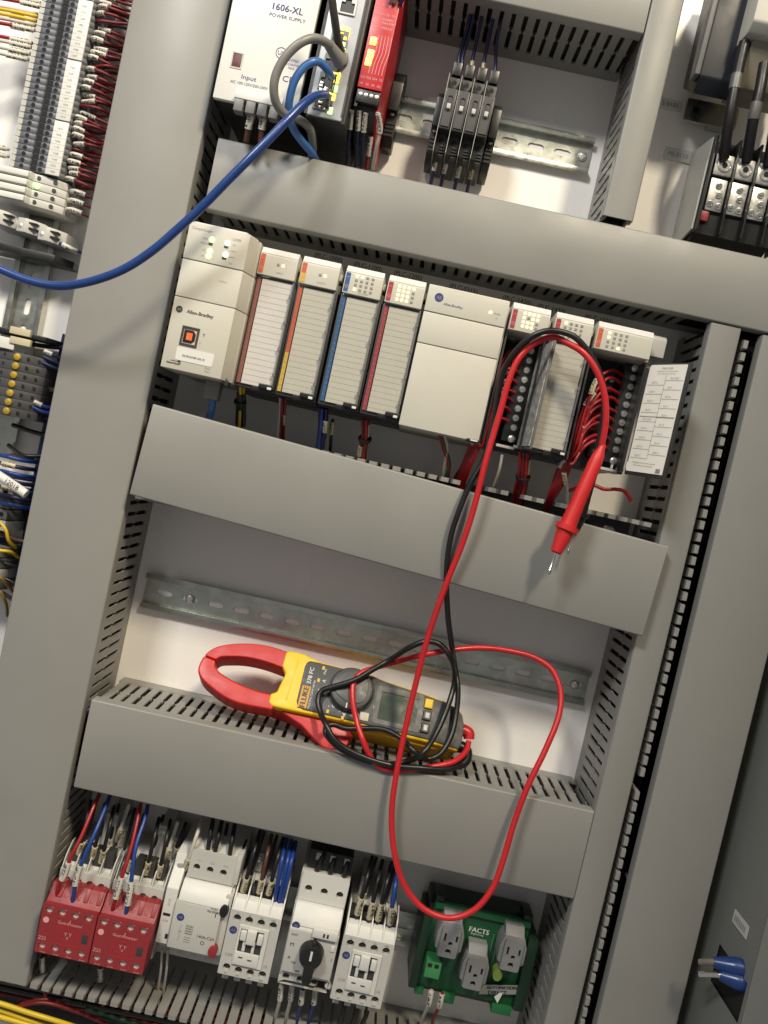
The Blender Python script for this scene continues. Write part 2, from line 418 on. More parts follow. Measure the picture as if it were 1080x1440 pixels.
slc = M_print('marker_sleeve_cream', (0.62, 0.55, 0.37), (0.05, 0.045, 0.04))
# ------------------------------------------------------------------ the setting
BP = MB().box(-560, 430, -640, 620, -4, 0).build('back_panel', paint, kind='structure')
wallm = M('cabinet_grey_paint', (0.22, 0.225, 0.21), 0.45, var=0.05, scale=8, bump=0.2, bscale=300, stain=0.1)
w_ = MB()
w_.holed([(640, 0), (-640, 0), (-640, 145), (640, 145)], [[(-318, 88), (-350, 88), (-350, 141), (-318, 141)]], 'vw', 345, 345.001, back=False)
w_.box(345.2, 470, -640, 640, 141, 145, bev=1.2)
cw = w_.build('cabinet_side_wall', wallm, kind='structure')
MB().box(347, 420, -640, 640, -2, 139.5).build('cutout_dark_block', blackm, cw)  # black block behind the cut-out, its shade put into the colour
MB().box(470.5, 474, -640, 1400, 146, 1060, bev=1.0).build('added_shade_door', wallm, kind='structure')   # unseen door added to shade the right side from the lamp

# ------------------------------------------------------------------ slotted wire ducts
WD = 84.0          # depth of a closed duct
PITCH_F = 10.0
def finger_mesh(axis, kind):
    """axis 'u': fingers stand side by side along u (horizontal duct); 'v': along v"""
    prof = [(3.2, 14.5), (3.2, 42), (4.3, 43.5), (4.3, 46), (3.2, 47.5), (3.2, 69.5), (4.85, 71), (4.85, 81)]
    if kind == 'open': prof = [(3.7, 14.5), (3.7, 42), (4.4, 43.5), (4.4, 46), (3.7, 47.5), (3.7, 78.5), (3.1, 80.2)]
    out = [(a, w) for a, w in prof]+[(-a, w) for a, w in prof[::-1]]
    mb = MB()
    t = 3.6 if kind == 'open' else 1.8
    if axis == 'u': mb.prism(out, 'uw', 0, t)
    else: mb.prism([(a, w) for a, w in out], 'vw', 0, t)
    o = mb.build('finger', fing, None, at=(0, 0, 0)); me = o.data; bpy.data.objects.remove(o)
    return me
FM = {(a, k): finger_mesh(a, k) for a in 'uv' for k in ('closed', 'open')}
def add_fingers(par, axis, kind, s0, s1, t, skip=()):
    n = int((s1-s0)//PITCH_F); a = ANCH[par.name]
    for i in range(n):
        if i in skip: continue
        s_ = s0+PITCH_F*(i+0.5); o = bpy.data.objects.new('finger', FM[(axis, kind)]); C.objects.link(o); o.parent = par
        p = (s_, t, 0) if axis == 'u' else (t, s_, 0)
        j = random.uniform(-0.25, 0.25)
        o.location = B((p[0]-a[0]+(j if axis == 'u' else 0), p[1]-a[1]+(j if axis == 'v' else 0), -a[2]))
def cover_profile(a0, a1, w1=WD, t=1.6, lip=11):
    return [(a0, w1-lip), (a0, w1-1.4), (a0+0.4, w1-0.4), (a0+1.4, w1), (a1-1.4, w1), (a1-0.4, w1-0.4), (a1, w1-1.4), (a1, w1-lip),
            (a1-t, w1-lip), (a1-t, w1-t), (a0+t, w1-t), (a0+t, w1-lip)]
def wire_duct(name, label, u0, u1, v0, v1, horiz, fing_lo=None, fing_hi=None, cover=True, fr=None, skip=(), lo_in=0.0):
    """fing_lo / fing_hi: 'closed' or 'open' fingers on the low / high side, None for a plain wall"""
    r = root(name, label, 'wire duct', ((u0+u1)/2, min(v0, v1), 0))
    b = MB(); g = 2.0
    if horiz:
        b.box(u0, u1, v0+g+lo_in, v1-g, 0.3, 2.2)
        for lo, kind in ((v0+g+lo_in, fing_lo), (v1-g-1.8, fing_hi)): b.box(u0, u1, lo, lo+1.8, 2.2, 15 if kind else 80.5)
    else:
        b.box(u0+g, u1-g, v0, v1, 0.3, 2.2)
        for lo, kind in ((u0+g, fing_lo), (u1-g-1.8, fing_hi)): b.box(lo, lo+1.8, v0, v1, 2.2, 15 if kind else 80.5)
    b.build('channel', fing, r)
    if cover or name == 'x':
        q = MB(); i_ = 6.0
        if horiz: q.box(u0+1, u1-1, v0+i_+lo_in, v1-i_, 2.4, 66)
        else: q.box(u0+i_, u1-i_, v0+1, v1-1, 2.4, 66)
        q.build('dark_slot_fill', blackm, r)  # black block in place of wires, painting the dark behind the slots
    f0, f1 = fr or ((u0, u1) if horiz else (v0, v1))
    if horiz:
        if fing_lo: add_fingers(r, 'u', fing_lo, f0, f1, v0+g+lo_in, skip)
        if fing_hi: add_fingers(r, 'u', fing_hi, f0, f1, v1-g-(3.6 if fing_hi == 'open' else 1.8), skip)
    else:
        if fing_lo: add_fingers(r, 'v', fing_lo, f0, f1, u0+g, skip)
        if fing_hi: add_fingers(r, 'v', fing_hi, f0, f1, u1-g-(3.6 if fing_hi == 'open' else 1.8), skip)
    if cover:
        c = MB()
        if horiz: c.prism(cover_profile(v0, v1), 'vw', u0, u1)
        else: c.prism(cover_profile(u0, u1), 'uw', v0, v1)
        c.build('cover', duct, r, sharp=0.9)
    return r
wire_duct('wire_duct', 'tall wide grey wire duct running down the left side under the blue cable', -287, -210.3, -486, 470, False, None, 'closed', fr=(-480, 420))
wire_duct('wire_duct', 'grey wire duct along the top edge above the four black breakers', -207, 115.6, 384, 445, True, 'closed', None)
wire_duct('wire_duct', 'short grey vertical wire duct right of the four black breakers', 116.6, 141.5, 240, 470, False, 'closed', None)
wire_duct('wire_duct', 'grey wire duct above the row of PLC modules, with the cable shadows', -197, 430, 177, 234.3, True, 'closed', None, fr=(-197, 222), lo_in=5.0)
d3 = wire_duct('wire_duct', 'open grey wire duct below the PLC modules, its loose cover slipped down', -205, 219, -66, 10, True, None, 'open', cover=False, skip=(0, 1, 5, 6, 10, 11, 26, 27, 30, 33))
wire_duct('wire_duct', 'grey wire duct under the clamp meter, meter lying on its slotted top', -205, 220.6, -310.5, -234.5, True, None, 'closed')
wire_duct('wire_duct', 'narrow grey vertical wire duct right of the open terminal door', 221.2, 246, -520, 175.5, False, 'closed', None)
d5 = wire_duct('wire_duct', 'uncovered grey wire duct along the bottom edge under the contactors', -420, 218, -562, -484, True, None, 'open', cover=False)
dc = wire_duct('wire_duct', 'wide grey wire duct at the right edge, finger tips showing beside its cover', 249.5, 329, -520, 175, False, 'open', None, cover=False, fr=(-520, 172), skip=(31,))
MB().prism(cover_profile(263.5, 328.5, 85, 2.2), 'uw', -520, 174.5).build('cover', duct, dc, sharp=0.9)
MB().box(258, 329, -518, 174, 2.4, 3).build('gap_dark_sheet', blackm, dc)  # black sheet over the grey floor, the gap's shade as colour
# the loose cover over the third duct: a thing of its own
rc = root('duct_cover', 'loose grey duct cover hanging askew below the PLC modules', 'duct cover', (10, -34, 0), rot=(0, 0.0513, 0))
mb = MB(); mb.prism(cover_profile(-37.6, 37.6, 96, 1.6, 11), 'vw', -213.5, 213.5)
mb.build('cover_plate', duct, rc, sharp=0.9)

# ------------------------------------------------------------------ DIN rails
def din_rail(label, u0, u1, vc, slots, screws, horiz=True, half=16.2, name='din_rail'):
    r = root(name, label, 'DIN rail', ((u0+u1)/2, vc-half, 0) if horiz else (vc, u0, 0))
    pl = 'uv'
    def q(pts): return pts if horiz else [(b, a) for a, b in pts]
    mb = MB()
    mb.holed(q([(u0, vc-half+5), (u1, vc-half+5), (u1, vc+half-5), (u0, vc+half-5)]), [q(stadium(c, vc, 15, 5.6)) for c in slots], 'uv', 0.4, 1.5)
    for sg in (1, -1):
        a = vc+sg*(half-5); b = vc+sg*(half-4); c = vc+sg*half
        prof = [(a, 0.4), (a, 7.4), (c, 7.4), (c, 6.2), (b, 6.2), (b, 0.4)]
        mb.prism(prof, 'vw' if horiz else 'uw', u0, u1, bev=0.35)
    mb.build('rail', steel, r)
    for s_ in screws:
        p = (s_, vc) if horiz else (vc, s_)
        k = MB(); k.lathe((p[0], p[1], 1.5), (0, 0, 1), [(0, 4.4), (0.6, 4.4), (2.0, 3.4), (2.6, 1.6)], 16)
        k.box(p[0]-2.6, p[0]+2.6, p[1]-0.5, p[1]+0.5, 3.2, 4.3); k.box(p[0]-0.5, p[0]+0.5, p[1]-2.6, p[1]+2.6, 3.2, 4.32)
        k.build('screw', screwm, r)
    return r
din_rail('galvanised slotted DIN rail carrying the four black breakers', -140, 109, 315.3, [-62+24.2*i for i in range(7)][:7], [101.5])
din_rail('empty galvanised slotted DIN rail behind the clamp meter', -203, 214.5, -151.5, [-184.5+24.2*i for i in range(17)], [-160.5, 203])
din_rail('galvanised DIN rail at the bottom behind contactors and outlets', -212, 222, -409, [100+24.2*i for i in range(5)], [])
din_rail('vertical galvanised DIN rail at the left edge carrying terminal blocks', -60, 420, -361, [78, 102, 54], [], horiz=False)
# ------------------------------------------------------------------ PLC row
def logo(mb, u, v, w, r, m_disc=0, m_txt=1, s='AB'):
    mb.cyl((u, v, w-0.05), 'w', r, 0.15, 20, m_disc); letters(mb, s, r*0.8, u, v, w+0.14, m=m_txt, sx=0.85)
# controller
g = root('plc_controller', 'tall beige PLC controller with green status lights and orange USB port', 'PLC controller', (-170, 44, 0))
b = MB(); b.prism([(-196.4, 1), (-196.4, 108), (-150, 108), (-143.8, 94), (-143.8, 1)], 'uw', 45, 156, bev=0.8); b.build('housing', beige, g)
def front(v0, v1, mat, nm, dw=0): 
    k = MB(); k.prism([(-197.2, 60), (-197.2, 111.4+dw), (-149.2, 111.4+dw), (-144, 97), (-143, 96.4), (-143, 60)], 'uw', v0, v1, bev=0.9); return k.build(nm, mat, g)
front(129.6, 157, beige2, 'status_panel', 0.4); front(100.2, 129.0, beige2, 'upper_door'); front(44, 99.6, beige, 'lower_front')
k = MB(); k.prism([(-197, 60), (-197, 108), (-193, 111.6), (-152, 111.6), (-146, 97), (-146, 60)], 'uw', 156.2, 158.6, bev=0.7); k.build('top_edge', white, g)
for i, (x, y, on) in enumerate([(298, 337, lgn), (296, 343, None), (295, 353, lgn), (293, 360, lgn), (320, 342, lgnw), (318, 347, None), (317, 358, lgnw), (315, 363, None)]):
    u_, v_, _ = P(x, y, 112.2); on_r = 2.2
    q = MB()
    if on: q.cyl((u_, v_, 111.4), 'w', on_r, 0.9, 14, bev=0.3); q.build('status_light', on, g)
    else: q.box(u_-1.6, u_+1.6, v_-0.9, v_+0.9, 111.4, 112.1); q.build('unlit_light', dgrey, g)
us = MB(); us.holed([(-186.2, 63.6), (-172.6, 63.6), (-172.6, 78.6), (-186.2, 78.6)], [[(-184.7, 65.3), (-174.1, 65.3), (-174.1, 76.9), (-184.7, 76.9)]], 'uv', 110.5, 112.2)
usb = us.build('usb_port', dgrey, g)
MB().box(-184.7, -174.1, 65.3, 76.9, 110.6, 111.5).build('port_shell', usbw, usb)
k = MB(); k.holed([(-184.0, 66.3), (-177.2, 66.3), (-175.0, 68.4), (-175.0, 73.8), (-177.2, 75.9), (-184.0, 75.9)], [rrect(-182.0, -177.2, 68.2, 74.0, 0.5, 2)], 'uv', 111.5, 112.1); k.build('port_ring', black, usb)
MB().box(-181.9, -177.3, 68.3, 73.9, 111.5, 112.0).build('port_tongue', lorg, usb)
st = MB().prism(rrect(-187.2, -157.6, 51.6, 61.9, 1.4), 'uv', 111.3, 111.75).build('address_sticker', white, g)
lettering(g, inkd, [('E4:90:69:BF:A8:1E', 1.7, -173, 55.8, 111.95), ('Allen-Bradley', 2.7, -175, 89.9, 111.6, dict(sx=1.0, bold=0.1)), ('Y', 2.6, -168.8, 74.5, 111.6), ('EtherNet/IP', 1.6, -187.5, 48.6, 111.6, dict(bold=0.08)), ('!', 2.2, -170.4, 67.5, 111.6)])
k = MB(); logo(k, -191.6, 90.2, 111.6, 2.6); k.build('round_logo', [inkd, inkg], g)
lettering(g, inkg, [('CompactLogix', 2.0, -186.5, 153.6, 111.95, dict(sx=0.95)), ('L30ER', 1.8, -158.5, 151.3, 111.95), ('RUN', 1.3, -182.7, 147.3, 111.95), ('FORCE', 1.3, -183.0, 143.6, 111.95), ('I/O', 1.3, -182.3, 138.5, 111.95), ('OK', 1.3, -182.3, 134.0, 111.95),
    ('NS', 1.3, -160, 147.0, 111.95), ('LNK1', 1.3, -160, 142.2, 111.95), ('LNK2', 1.3, -160, 137.5, 111.95), ('SD', 1.3, -160, 132.8, 111.95), ('Front', 1.5, -160.5, 50, 111.55), ('Rear', 1.5, -160.5, 47.6, 111.55), ('1 (Front)', 1.3, -163, 118, 111.55)], 'small_lettering')
k = MB(); k.box(-184.5, -182.5, 49.9, 52, 111.5, 111.65); k.box(-190.5, -182, 50.2, 50.6, 111.5, 111.6); k.build('network_mark', inkd, g)
k = MB(); k.prism([(-151.5, 44.5), (-151, 53), (-144.8, 44), (-145, 40)], 'uv', 92, 104.5, bev=0.4); k.build('latch', dgrey, g)

def io_module(label, u0, wd, strip1, strip2, leds, door=True, strip3=None, txt=None, cw_=78):
    """1769-style slice: dark case, beige bezel, clear door over a ruled card"""
    r = root('io_module', label, 'PLC module', (u0+wd/2, 43, 0), 'PLC input and output modules')
    k = MB(); k.box(u0-1.3, u0+wd-1.0, 42, 150, 1, cw_, bev=0.8); k.build('case', dgrey, r)
    k = MB(); k.prism([(133.4, 62), (133.4, 95), (149.5, 95), (154.8, 91.5), (154.8, 62)], 'vw', u0, u0+wd-3.6, bev=0.7); bz = k.build('bezel', beige2, r)
    k = MB(); k.prism([(150.6, 94.8), (155.5, 91.6), (155.5, 80), (155.0, 80), (150.0, 94.3)], 'vw', u0+0.3, u0+wd-3.9); k.build('bezel_edge', white, r)
    k = MB(); k.box(u0+wd-3.8, u0+wd-1.2, 133, 140, 62, 84, 0, 0.5); k.box(u0+wd-3.6, u0+wd-1.4, 143, 148, 62, 88, 0, 0.5); k.build('bezel_tab', beige, r)
    k = MB(); k.box(u0+0.8, u0+4.4, 134.6, 149.6, 94.6, 95.25); k.build('bezel_stripe', strip1, r)
    if strip3: MB().box(u0+0.6, u0+4.6, 134.6, 141.5, 95.2, 95.4).build('bezel_stripe_lower', strip3, r)
    lettering(r, inkp, [('I', 2.4, u0+2.6, 146, 95.6, dict(rot=1.57)), ('O', 2.4, u0+2.6, 138.5, 95.6, dict(rot=1.57))], 'stripe_lettering')
    for (a, c, on) in leds:
        q = MB(); q.box(u0+a-1.1, u0+a+1.1, c-1.05, c+1.05, 94.7, 95.35, bev=0.25); q.build('status_light' if on else 'unlit_light', on or inkg, r)
    if txt: lettering(r, inkg, [(t, 1.3, u0+a, c, 95.2) for t, a, c in txt])
    if door:
        k = MB(); k.box(u0-0.6, u0+wd-1.6, 43.5, 132.6, 78, 90, bev=0.6); k.build('terminal_cover', dgrey, r)
        cu0, cu1 = u0+5.0, u0+wd-4.6
        k = MB(); k.box(cu0, cu1, 46.5, 131.0, 90, 91.8); cd = k.build('label_card', cardw if strip1 is orng and not strip3 else card, r)
        k = MB()
        for i in range(18): k.box(cu0+0.2, cu1-0.2, 49.5+4.55*i-0.10, 49.5+4.55*i+0.10, 91.7, 91.95)
        k.build('ruled_lines', inkl, cd)
        k = MB(); k.box(u0+1.0, u0+4.0, 46.5, 131.5, 89, 91.4); k.build('colour_strip', strip2, r)
        if strip3: MB().box(u0+1.0, u0+4.0, 46.5, 78, 91.3, 91.6).build('colour_strip_lower', strip3, r)
        k = MB()
        for i in range(17): letters(k, str(i % 10), 1.6, u0+2.5, 51.5+4.6*i, 91.75, rot=1.57)
        k.build('strip_numbers', inkg, r)
        k = MB(); k.box(u0+0.1, u0+wd-3.2, 46, 132.2, 93.2, 94.3, bev=0.3); dr = k.build('clear_door', clear, r)
        k = MB(); k.box(u0+wd-4.3, u0+wd-3.3, 46, 132, 90, 94.6)
        for i in range(4): k.box(u0+wd-5.4, u0+wd-3.2, 56+21*i, 59+21*i, 93.8, 95)
        k.build('door_edge', mgrey, dr)
        k = MB(); k.box(u0+14, u0+wd-3, 42.5, 46.4, 78, 92, 0, 0.5); k.box(u0+20, u0+wd-2, 45.5, 49, 84, 95, 0, 0.5); k.build('latch', black, r)
        k = MB(); k.box(u0+wd-7, u0+wd-3.6, 45.2, 47.2, 94.5, 96, bev=0.3); k.build('latch_tip', white, r)
    return r
grid = lambda a0, da, na, c0, dc, nc, on: [(a0+da*i, c0-dc*j, on(i, j)) for i in range(na) for j in range(nc)]
io_module('first PLC module beside the controller, pale card and orange corner stripe', -142.3, 34.2, orng, brnr, [(19.5, 143.2, lyw), (15.5, 143.2, None)], txt=[('INPUT', 18, 137)])
io_module('PLC module with red and yellow striped label strip', -108.6, 34.2, orng, orng, [(20, 142.6, lyw), (16, 142.6, None)], strip3=syel, txt=[('OUTPUT', 18, 136.5)])
io_module('PLC module with blue label strip', -73.2, 34.4, sblu, sblu, grid(9.5, 4.3, 4, 148, 3.5, 4, lambda i, j: lyw if (i < 2 and j < 1) or (i == 0 and j == 3) else None), txt=[('DC INPUT', 17, 135.2)])
io_module('PLC module with red label strip left of the power supply module', -38.7, 33.6, spnk, spnk, grid(9.5, 3.9, 4, 147.6, 3.5, 4, lambda i, j: lyw if i < 3 or j == 0 else None))
io_module('PLC module with red label strip under the draped test leads', 97.2, 34.2, spnk, spnk, grid(8.5, 4.3, 4, 147.6, 3.5, 4, lambda i, j: lyw if (i == 0 and j == 0) or (i==1 and j==0 and False) else None))

# power supply module
g = root('plc_power_supply', 'wide plain beige PLC power supply module with blue round logo', 'power module', (27, 41, 0))
MB().box(-5.6, 60.8, 40.5, 152, 1, 88, bev=0.8).build('case', beige, g)
def ps(v0, v1, mat, nm, w1): 
    k = MB(); k.box(-6.4, 59.0, v0, v1, 80, w1, bev=0.8); return k.build(nm, mat, g)
ps(133.6, 154.6, beige2, 'top_panel', 95.0); ps(108.3, 133.0, beige2, 'middle_cover', 94.7); ps(41, 107.7, beige2, 'lower_door', 94.7)
k = MB(); k.prism([(150.8, 95.2), (155.3, 92), (155.3, 80), (150, 80)], 'vw', -6.0, 58.6, bev=0.5); k.build('top_edge', white, g)
k = MB(); logo(k, 3.2, 145.6, 95.1, 3.5); k.build('round_logo', [inkb, inkg], g)
lettering(g, inkb, [('Allen-Bradley', 2.0, 15.5, 141.6, 95.2)])
k = MB(); k.cyl((45.5, 142.8, 94.8), 'w', 1.3, 0.6, 12); k.build('status_light', lyw, g)
lettering(g, inkg, [('PWR', 1.6, 51, 142.6, 95.2), ('v', 2.2, 51, 139.6, 95.2)], 'small_lettering')
k = MB(); k.box(49, 59.4, 40.2, 42.2, 84, 95.5, 0, 0.4); k.build('latch', black, g); MB().box(52, 58, 40.6, 41.8, 95.4, 96.3, bev=0.3).build('latch_tip', white, g)

# modules with their doors swung open on a screw terminal block
def open_module(label, u0, wd, strip, leds, tbu, v_top, step, nscrew, colu):
    r = io_module(label, u0, wd, strip, strip, leds, door=False, cw_=44)
    k = MB(); k.box(tbu-7.5, tbu+8.5, v_top-step*nscrew-4, v_top+11, 52, 66, 0, 0.6); k.box(colu-6, tbu-7.5, v_top-step*nscrew-2, v_top+6, 44, 54, 0, 0.5)
    k.build('terminal_block', black, r)
    k = MB(); k.box(u0-0.6, u0+1.0, 43, 133, 60, 90); k.box(u0+wd-3.2, u0+wd-1.4, 43, 133, 60, 86); k.build('side_wall', dgrey, r)
    for i in range(nscrew):
        vv = v_top-step*i
        q = MB(); q.box(tbu-6.6, tbu+6.4, vv-step*0.43, vv+step*0.43, 64, 69.5, bev=0.7); cell = q.build('terminal_cell', clear2, r)
        q = MB(); q.lathe((tbu+0.8, vv, 64), (0, 0, 1), [(0, 3.0), (2.2, 3.0), (3.0, 2.4)], 12); q.box(tbu-1.6, tbu+3.2, vv-0.35, vv+0.35, 66.8, 67.4); q.build('terminal_screw', screwm, cell)
        q = MB(); q.box(colu-5, colu+4, vv-3.6-step*0.38, vv-3.6+step*0.38, 52, 57.5, bev=0.7); cell = q.build('terminal_cell', clear2, r)
        q = MB(); q.lathe((colu-0.5, vv-3.6, 52), (0, 0, 1), [(0, 2.4), (2.2, 2.4), (3.0, 1.8)], 10); q.build('terminal_screw', screwm, cell)
    for vv in (v_top+8.0, v_top-step*(nscrew-1)-9.5):
        q = MB(); q.lathe((tbu+1, vv, 66), (0, 0, 1), [(0, 3.2), (1.6, 3.2), (2.4, 2.2)], 14); q.box(tbu-1.2, tbu+3.2, vv-0.4, vv+0.4, 67.8, 68.6); q.box(tbu+0.6, tbu+1.4, vv-2.2, vv+2.2, 67.8, 68.62); q.build('block_screw', screwm, r)
    k = MB(); k.box(tbu-12, tbu+9, 41.8, 45, 50, 72, 0, 0.6); k.build('lower_latch', black, r)
    k = MB(); k.box(tbu-11, tbu+4, 42.2, 44.4, 72, 74, bev=0.4); k.box(tbu+3, tbu+9, 44, 46.5, 71, 73.5, 0, 0.4); k.build('latch_tip', lgrey, r)
    return r
m6 = open_module('open-door PLC module with red wires right of the power supply module', 62.0, 34.5, spnk, grid(10.5, 3.6, 4, 148, 3.4, 4, lambda i, j: lyw if i < 3 and not (i == 1 and j == 1) or (i == 3 and j < 2) else None), 86.6, 125.4, 8.1, 9, 73)
k = MB(); k.prism([(93.5, 70), (95.2, 70), (100.0, 106), (98.2, 106.4)], 'uw', 44, 131, bev=0.4); dr = k.build('door_panel', mgrey, m6, 'smoky grey door swung open edge-on')
k = MB(); k.prism([(92.4, 72), (93.3, 72), (97.8, 105.6), (97.2, 105.6)], 'uw', 46, 129); k.build('door_card', M('door_card_marbled', (0.40, 0.40, 0.37), 0.5, var=0.5, scale=260), dr)
m8 = open_module('open-door PLC module with its printed wiring card swung out to the right', 131.4, 48.5, orng, grid(9.8, 4.6, 4, 147.5, 3.6, 4, lambda i, j: lyw if (i == 0 and j < 2) or (i == 1 and j == 3 and False) or (i == 2 and j == 3) else None), 173.4, 122.0, 7.6, 9, 161)
k = MB(); k.prism([(142, 40), (142, 70), (157, 70), (160, 66), (160, 40)], 'vw', 176.5, 194, bev=0.8); k.prism([(133, 40), (133, 62), (142.5, 62), (142.5, 40)], 'vw', 177, 188, bev=0.6); k.build('mounting_ear', lgrey, m8)
# the door of the last module: its printed inner side faces left and out
ang = math.atan2(36, 20)
Md = Matrix.Translation(B((178.5, 43.5, 92))) @ Matrix.Rotation(-ang, 4, 'Z')
dr = bpy.data.objects.new('door_panel', None)
def M8local(mb, nm, mat, par=None):
    """door geometry is written flat (a along the door, v up, c out of the printed side) and swung about its hinge"""
    bm = mb.bm
    rot = Matrix.Translation(B((178.5, 43.5, 92))) @ Matrix.Rotation(-ang, 4, 'Z')
    for v in bm.verts: v.co = rot @ v.co
    return mb.build(nm, mat, par or m8)
bpy.data.objects.remove(dr)
dp = M8local(MB().box(0, 42, -2, 88, -2.2, 0, bev=0.5), 'door_panel', dgrey)
cd = M8local(MB().prism([(1.6, 1.0), (39, 1.0), (39, 86.5), (3.0, 86.5), (1.6, 85), (1.6, 8), (0.6, 8), (0.6, 5)], 'uv', 0.1, 0.5), 'wiring_card', M('wiring_card_paper', (1.0, 0.97, 0.88), 0.55, var=0.03), dp)
k = MB()
for i in range(9):
    k.box(3, 20.5, 12+7.3*i-0.15, 12+7.3*i+0.15, 0.5, 0.62); k.box(20.5, 38, 15.6+7.3*i-0.15, 15.6+7.3*i+0.15, 0.5, 0.62)
    letters(k, ['OUT 7', 'OUT 6', 'OUT 5', 'OUT 4', 'DC COM', 'OUT 3', 'OUT 2', 'OUT 1', 'OUT 0'][i], 1.5, 7, 13.9+7.3*i, 0.7, al='l')
    letters(k, ['VDC 2', 'IN 15', 'IN 14', 'IN 13', 'VDC 1', 'IN 11', 'IN 10', 'IN 9', 'VAC VDC'][i], 1.5, 25, 17.4+7.3*i, 0.7, al='l')
k.box(20.35, 20.65, 12, 78, 0.5, 0.62); k.box(3, 38, 45, 45.5, 0.5, 0.7)
letters(k, '1769-OW8I', 1.7, 20, 83.6, 0.7)
for j, t in enumerate(('WARNING: do not remove terminal', 'block under power unless area')): letters(k, t, 1.0, 20.5, 81.3-1.9*j, 0.7); letters(k, t, 1.1, 18, 8.5-2.1*j, 0.7)
k.box(32, 36.5, 1.8, 5.2, 0.5, 0.62)
M8local(k, 'card_lettering', inkg, dp)

# tags printed on the panel above the modules
k = MB()
for t, x, y in (('(PLC-1000)', 462, 362), ('(PLC-1100)', 517, 375), ('(PLC-1200)', 574, 387), ('(PLC-1300)', 573+30, 388), ('(PLC-0315)', 652, 406), ('(PLC-1420)', 727, 422), ('(PLC-1430)', 775, 434), ('(PLC-1500)', 842, 449)):
    if t == '(PLC-1300)': continue
    u_, v_, _ = P(x, y, 0); letters(k, t, 4.4, u_, v_, 0.25, sx=0.9)
k.build('panel_tag_print', inkd, BP)
# ------------------------------------------------------------------ top row
# power supply unit
g = root('power_supply', 'white power supply unit with small dark red window, top left', 'power supply', (-169, 256, 0))
MB().box(-199.5, -138.5, 258, 385, 8, 103, bev=1.0).build('case', dgrey, g)
MB().box(-202, -135.6, 255.8, 383.5, 100, 105, bev=1.0).build('front_panel', white, g)
k = MB(); k.holed([(-193.5, 280.6), (-184.6, 280.6), (-184.6, 293.2), (-193.5, 293.2)], [[(-192.6, 281.6), (-185.5, 281.6), (-185.5, 292.2), (-192.6, 292.2)]], 'uv', 104.6, 105.5); k.build('window_frame', lgrey, g)
MB().box(-192.6, -185.5, 281.6, 292.2, 104.4, 105.25).build('window', lens, g)
lettering(g, inkb, [('1606-XL', 5.0, -158.5, 333.0, 105.25, dict(bold=0.14)), ('POWER SUPPLY', 2.6, -157.5, 326.3, 105.25, dict(sx=1.1)), ('Input', 3.4, -177.2, 275.8, 105.25, dict(sx=1.2)), ('AC 100-120V/200-240V', 2.1, -176, 270.7, 105.25, dict(al='l', sx=0.95, u=0) if False else dict()), ('N', 3.0, -178, 265.4, 105.25), ('L', 3.0, -168, 265.4, 105.25), ('+', 3.0, -158, 265.4, 105.25),
    ('UL', 3.2, -156.8, 299.5, 105.25), ('LISTED', 1.8, -146, 295.8, 105.25), ('IND.CONT.EQ.', 1.5, -147, 292.5, 105.25), ('76D6', 1.5, -147, 289.8, 105.25), ('CE', 4.4, -147.5, 281.2, 105.25, dict(sx=1.2))])
k = MB(); k.holed(circ(-156.8, 299.5, 4.3, 24), [circ(-156.8, 299.5, 3.8, 24)], 'uv', 105.05, 105.25); k.build('ring_mark', inkb, g)
k = MB()
k.box(-183.2, -146, 256.2, 263.6, 104, 113, bev=0.8); con = k.build('input_connector', white, g)
k = MB()
for i in range(4): k.box(-182.6+9.2*i, -175.4+9.2*i, 247, 256.4, 103, 112.4, bev=0.8)
k.build('connector_clamp', mgrey, con)
for i, (x0, x1) in enumerate(((356, 346), (373, 366))):
    wire('wire', ['brown mains wire on the left of the white input plug', 'brown mains wire on the right of the white input plug'][i],
         [P(x0, 155, 107), P((x0+x1)/2, 172, 104), P(x1, 200, 98)], 2.3, wbrn, 'mains wires of the white power supply', sleeves=[(2, 14, slv, 3.0)])
# ethernet switch
g = root('ethernet_switch', 'slim grey ethernet switch with column of amber and green port lights', 'switch', (-112, 259, 0))
MB().box(-128.6, -97.5, 257.4, 400, 8, 103, bev=1.2).build('case', dgrey, g)
MB().box(-127.9, -100.6, 258.8, 398, 102, 105, bev=1.0).build('front_panel', swb, g)
k = MB(); k.box(-131.6, -128.8, 262, 400, 20, 98); k.box(-101.6, -100.4, 262, 398, 104.6, 105.5); k.build('front_rib', dgrey, g)
for i, y in enumerate((12, 58, 92, 118, 146)):
    u_, v_, _ = P([495, 483, 473, 466, 459][i]-4, y-2, 105)
    k = MB(); k.holed([(u_-7.4, v_-6.2), (u_+5.6, v_-6.2), (u_+5.6, v_+6.6), (u_-7.4, v_+6.6)], [[(u_-6.2, v_-5.2), (u_+4.4, v_-5.2), (u_+4.4, v_+2.6), (u_+1.6, v_+2.6), (u_+1.6, v_+5.2), (u_-3.4, v_+5.2), (u_-3.4, v_+2.6), (u_-6.2, v_+2.6)]], 'uv', 103.5, 106.4)
    pt = k.build('network_port', mgrey if i else white, g); MB().box(u_-6.2, u_+4.4, v_-5.2, v_+5.2, 102, 105.2).build('port_socket', black, pt)
for x, y, c in ((482, 42, lam), (489, 44, lam), (487, 51, lam), (484, 64, lgn), (468, 104, lam), (475, 106, lam), (473, 112, lam), (471, 124, lgn), (461, 134, lam), (468, 136, lam), (464, 146, dgrey), (464, 155, lgn)):
    u_, v_, _ = P(x, y, 106); q = MB(); q.box(u_-1.8, u_+1.8, v_-2.6, v_+2.6, 104.6, 106, bev=0.4); q.build('port_light', c, g)
k = MB()
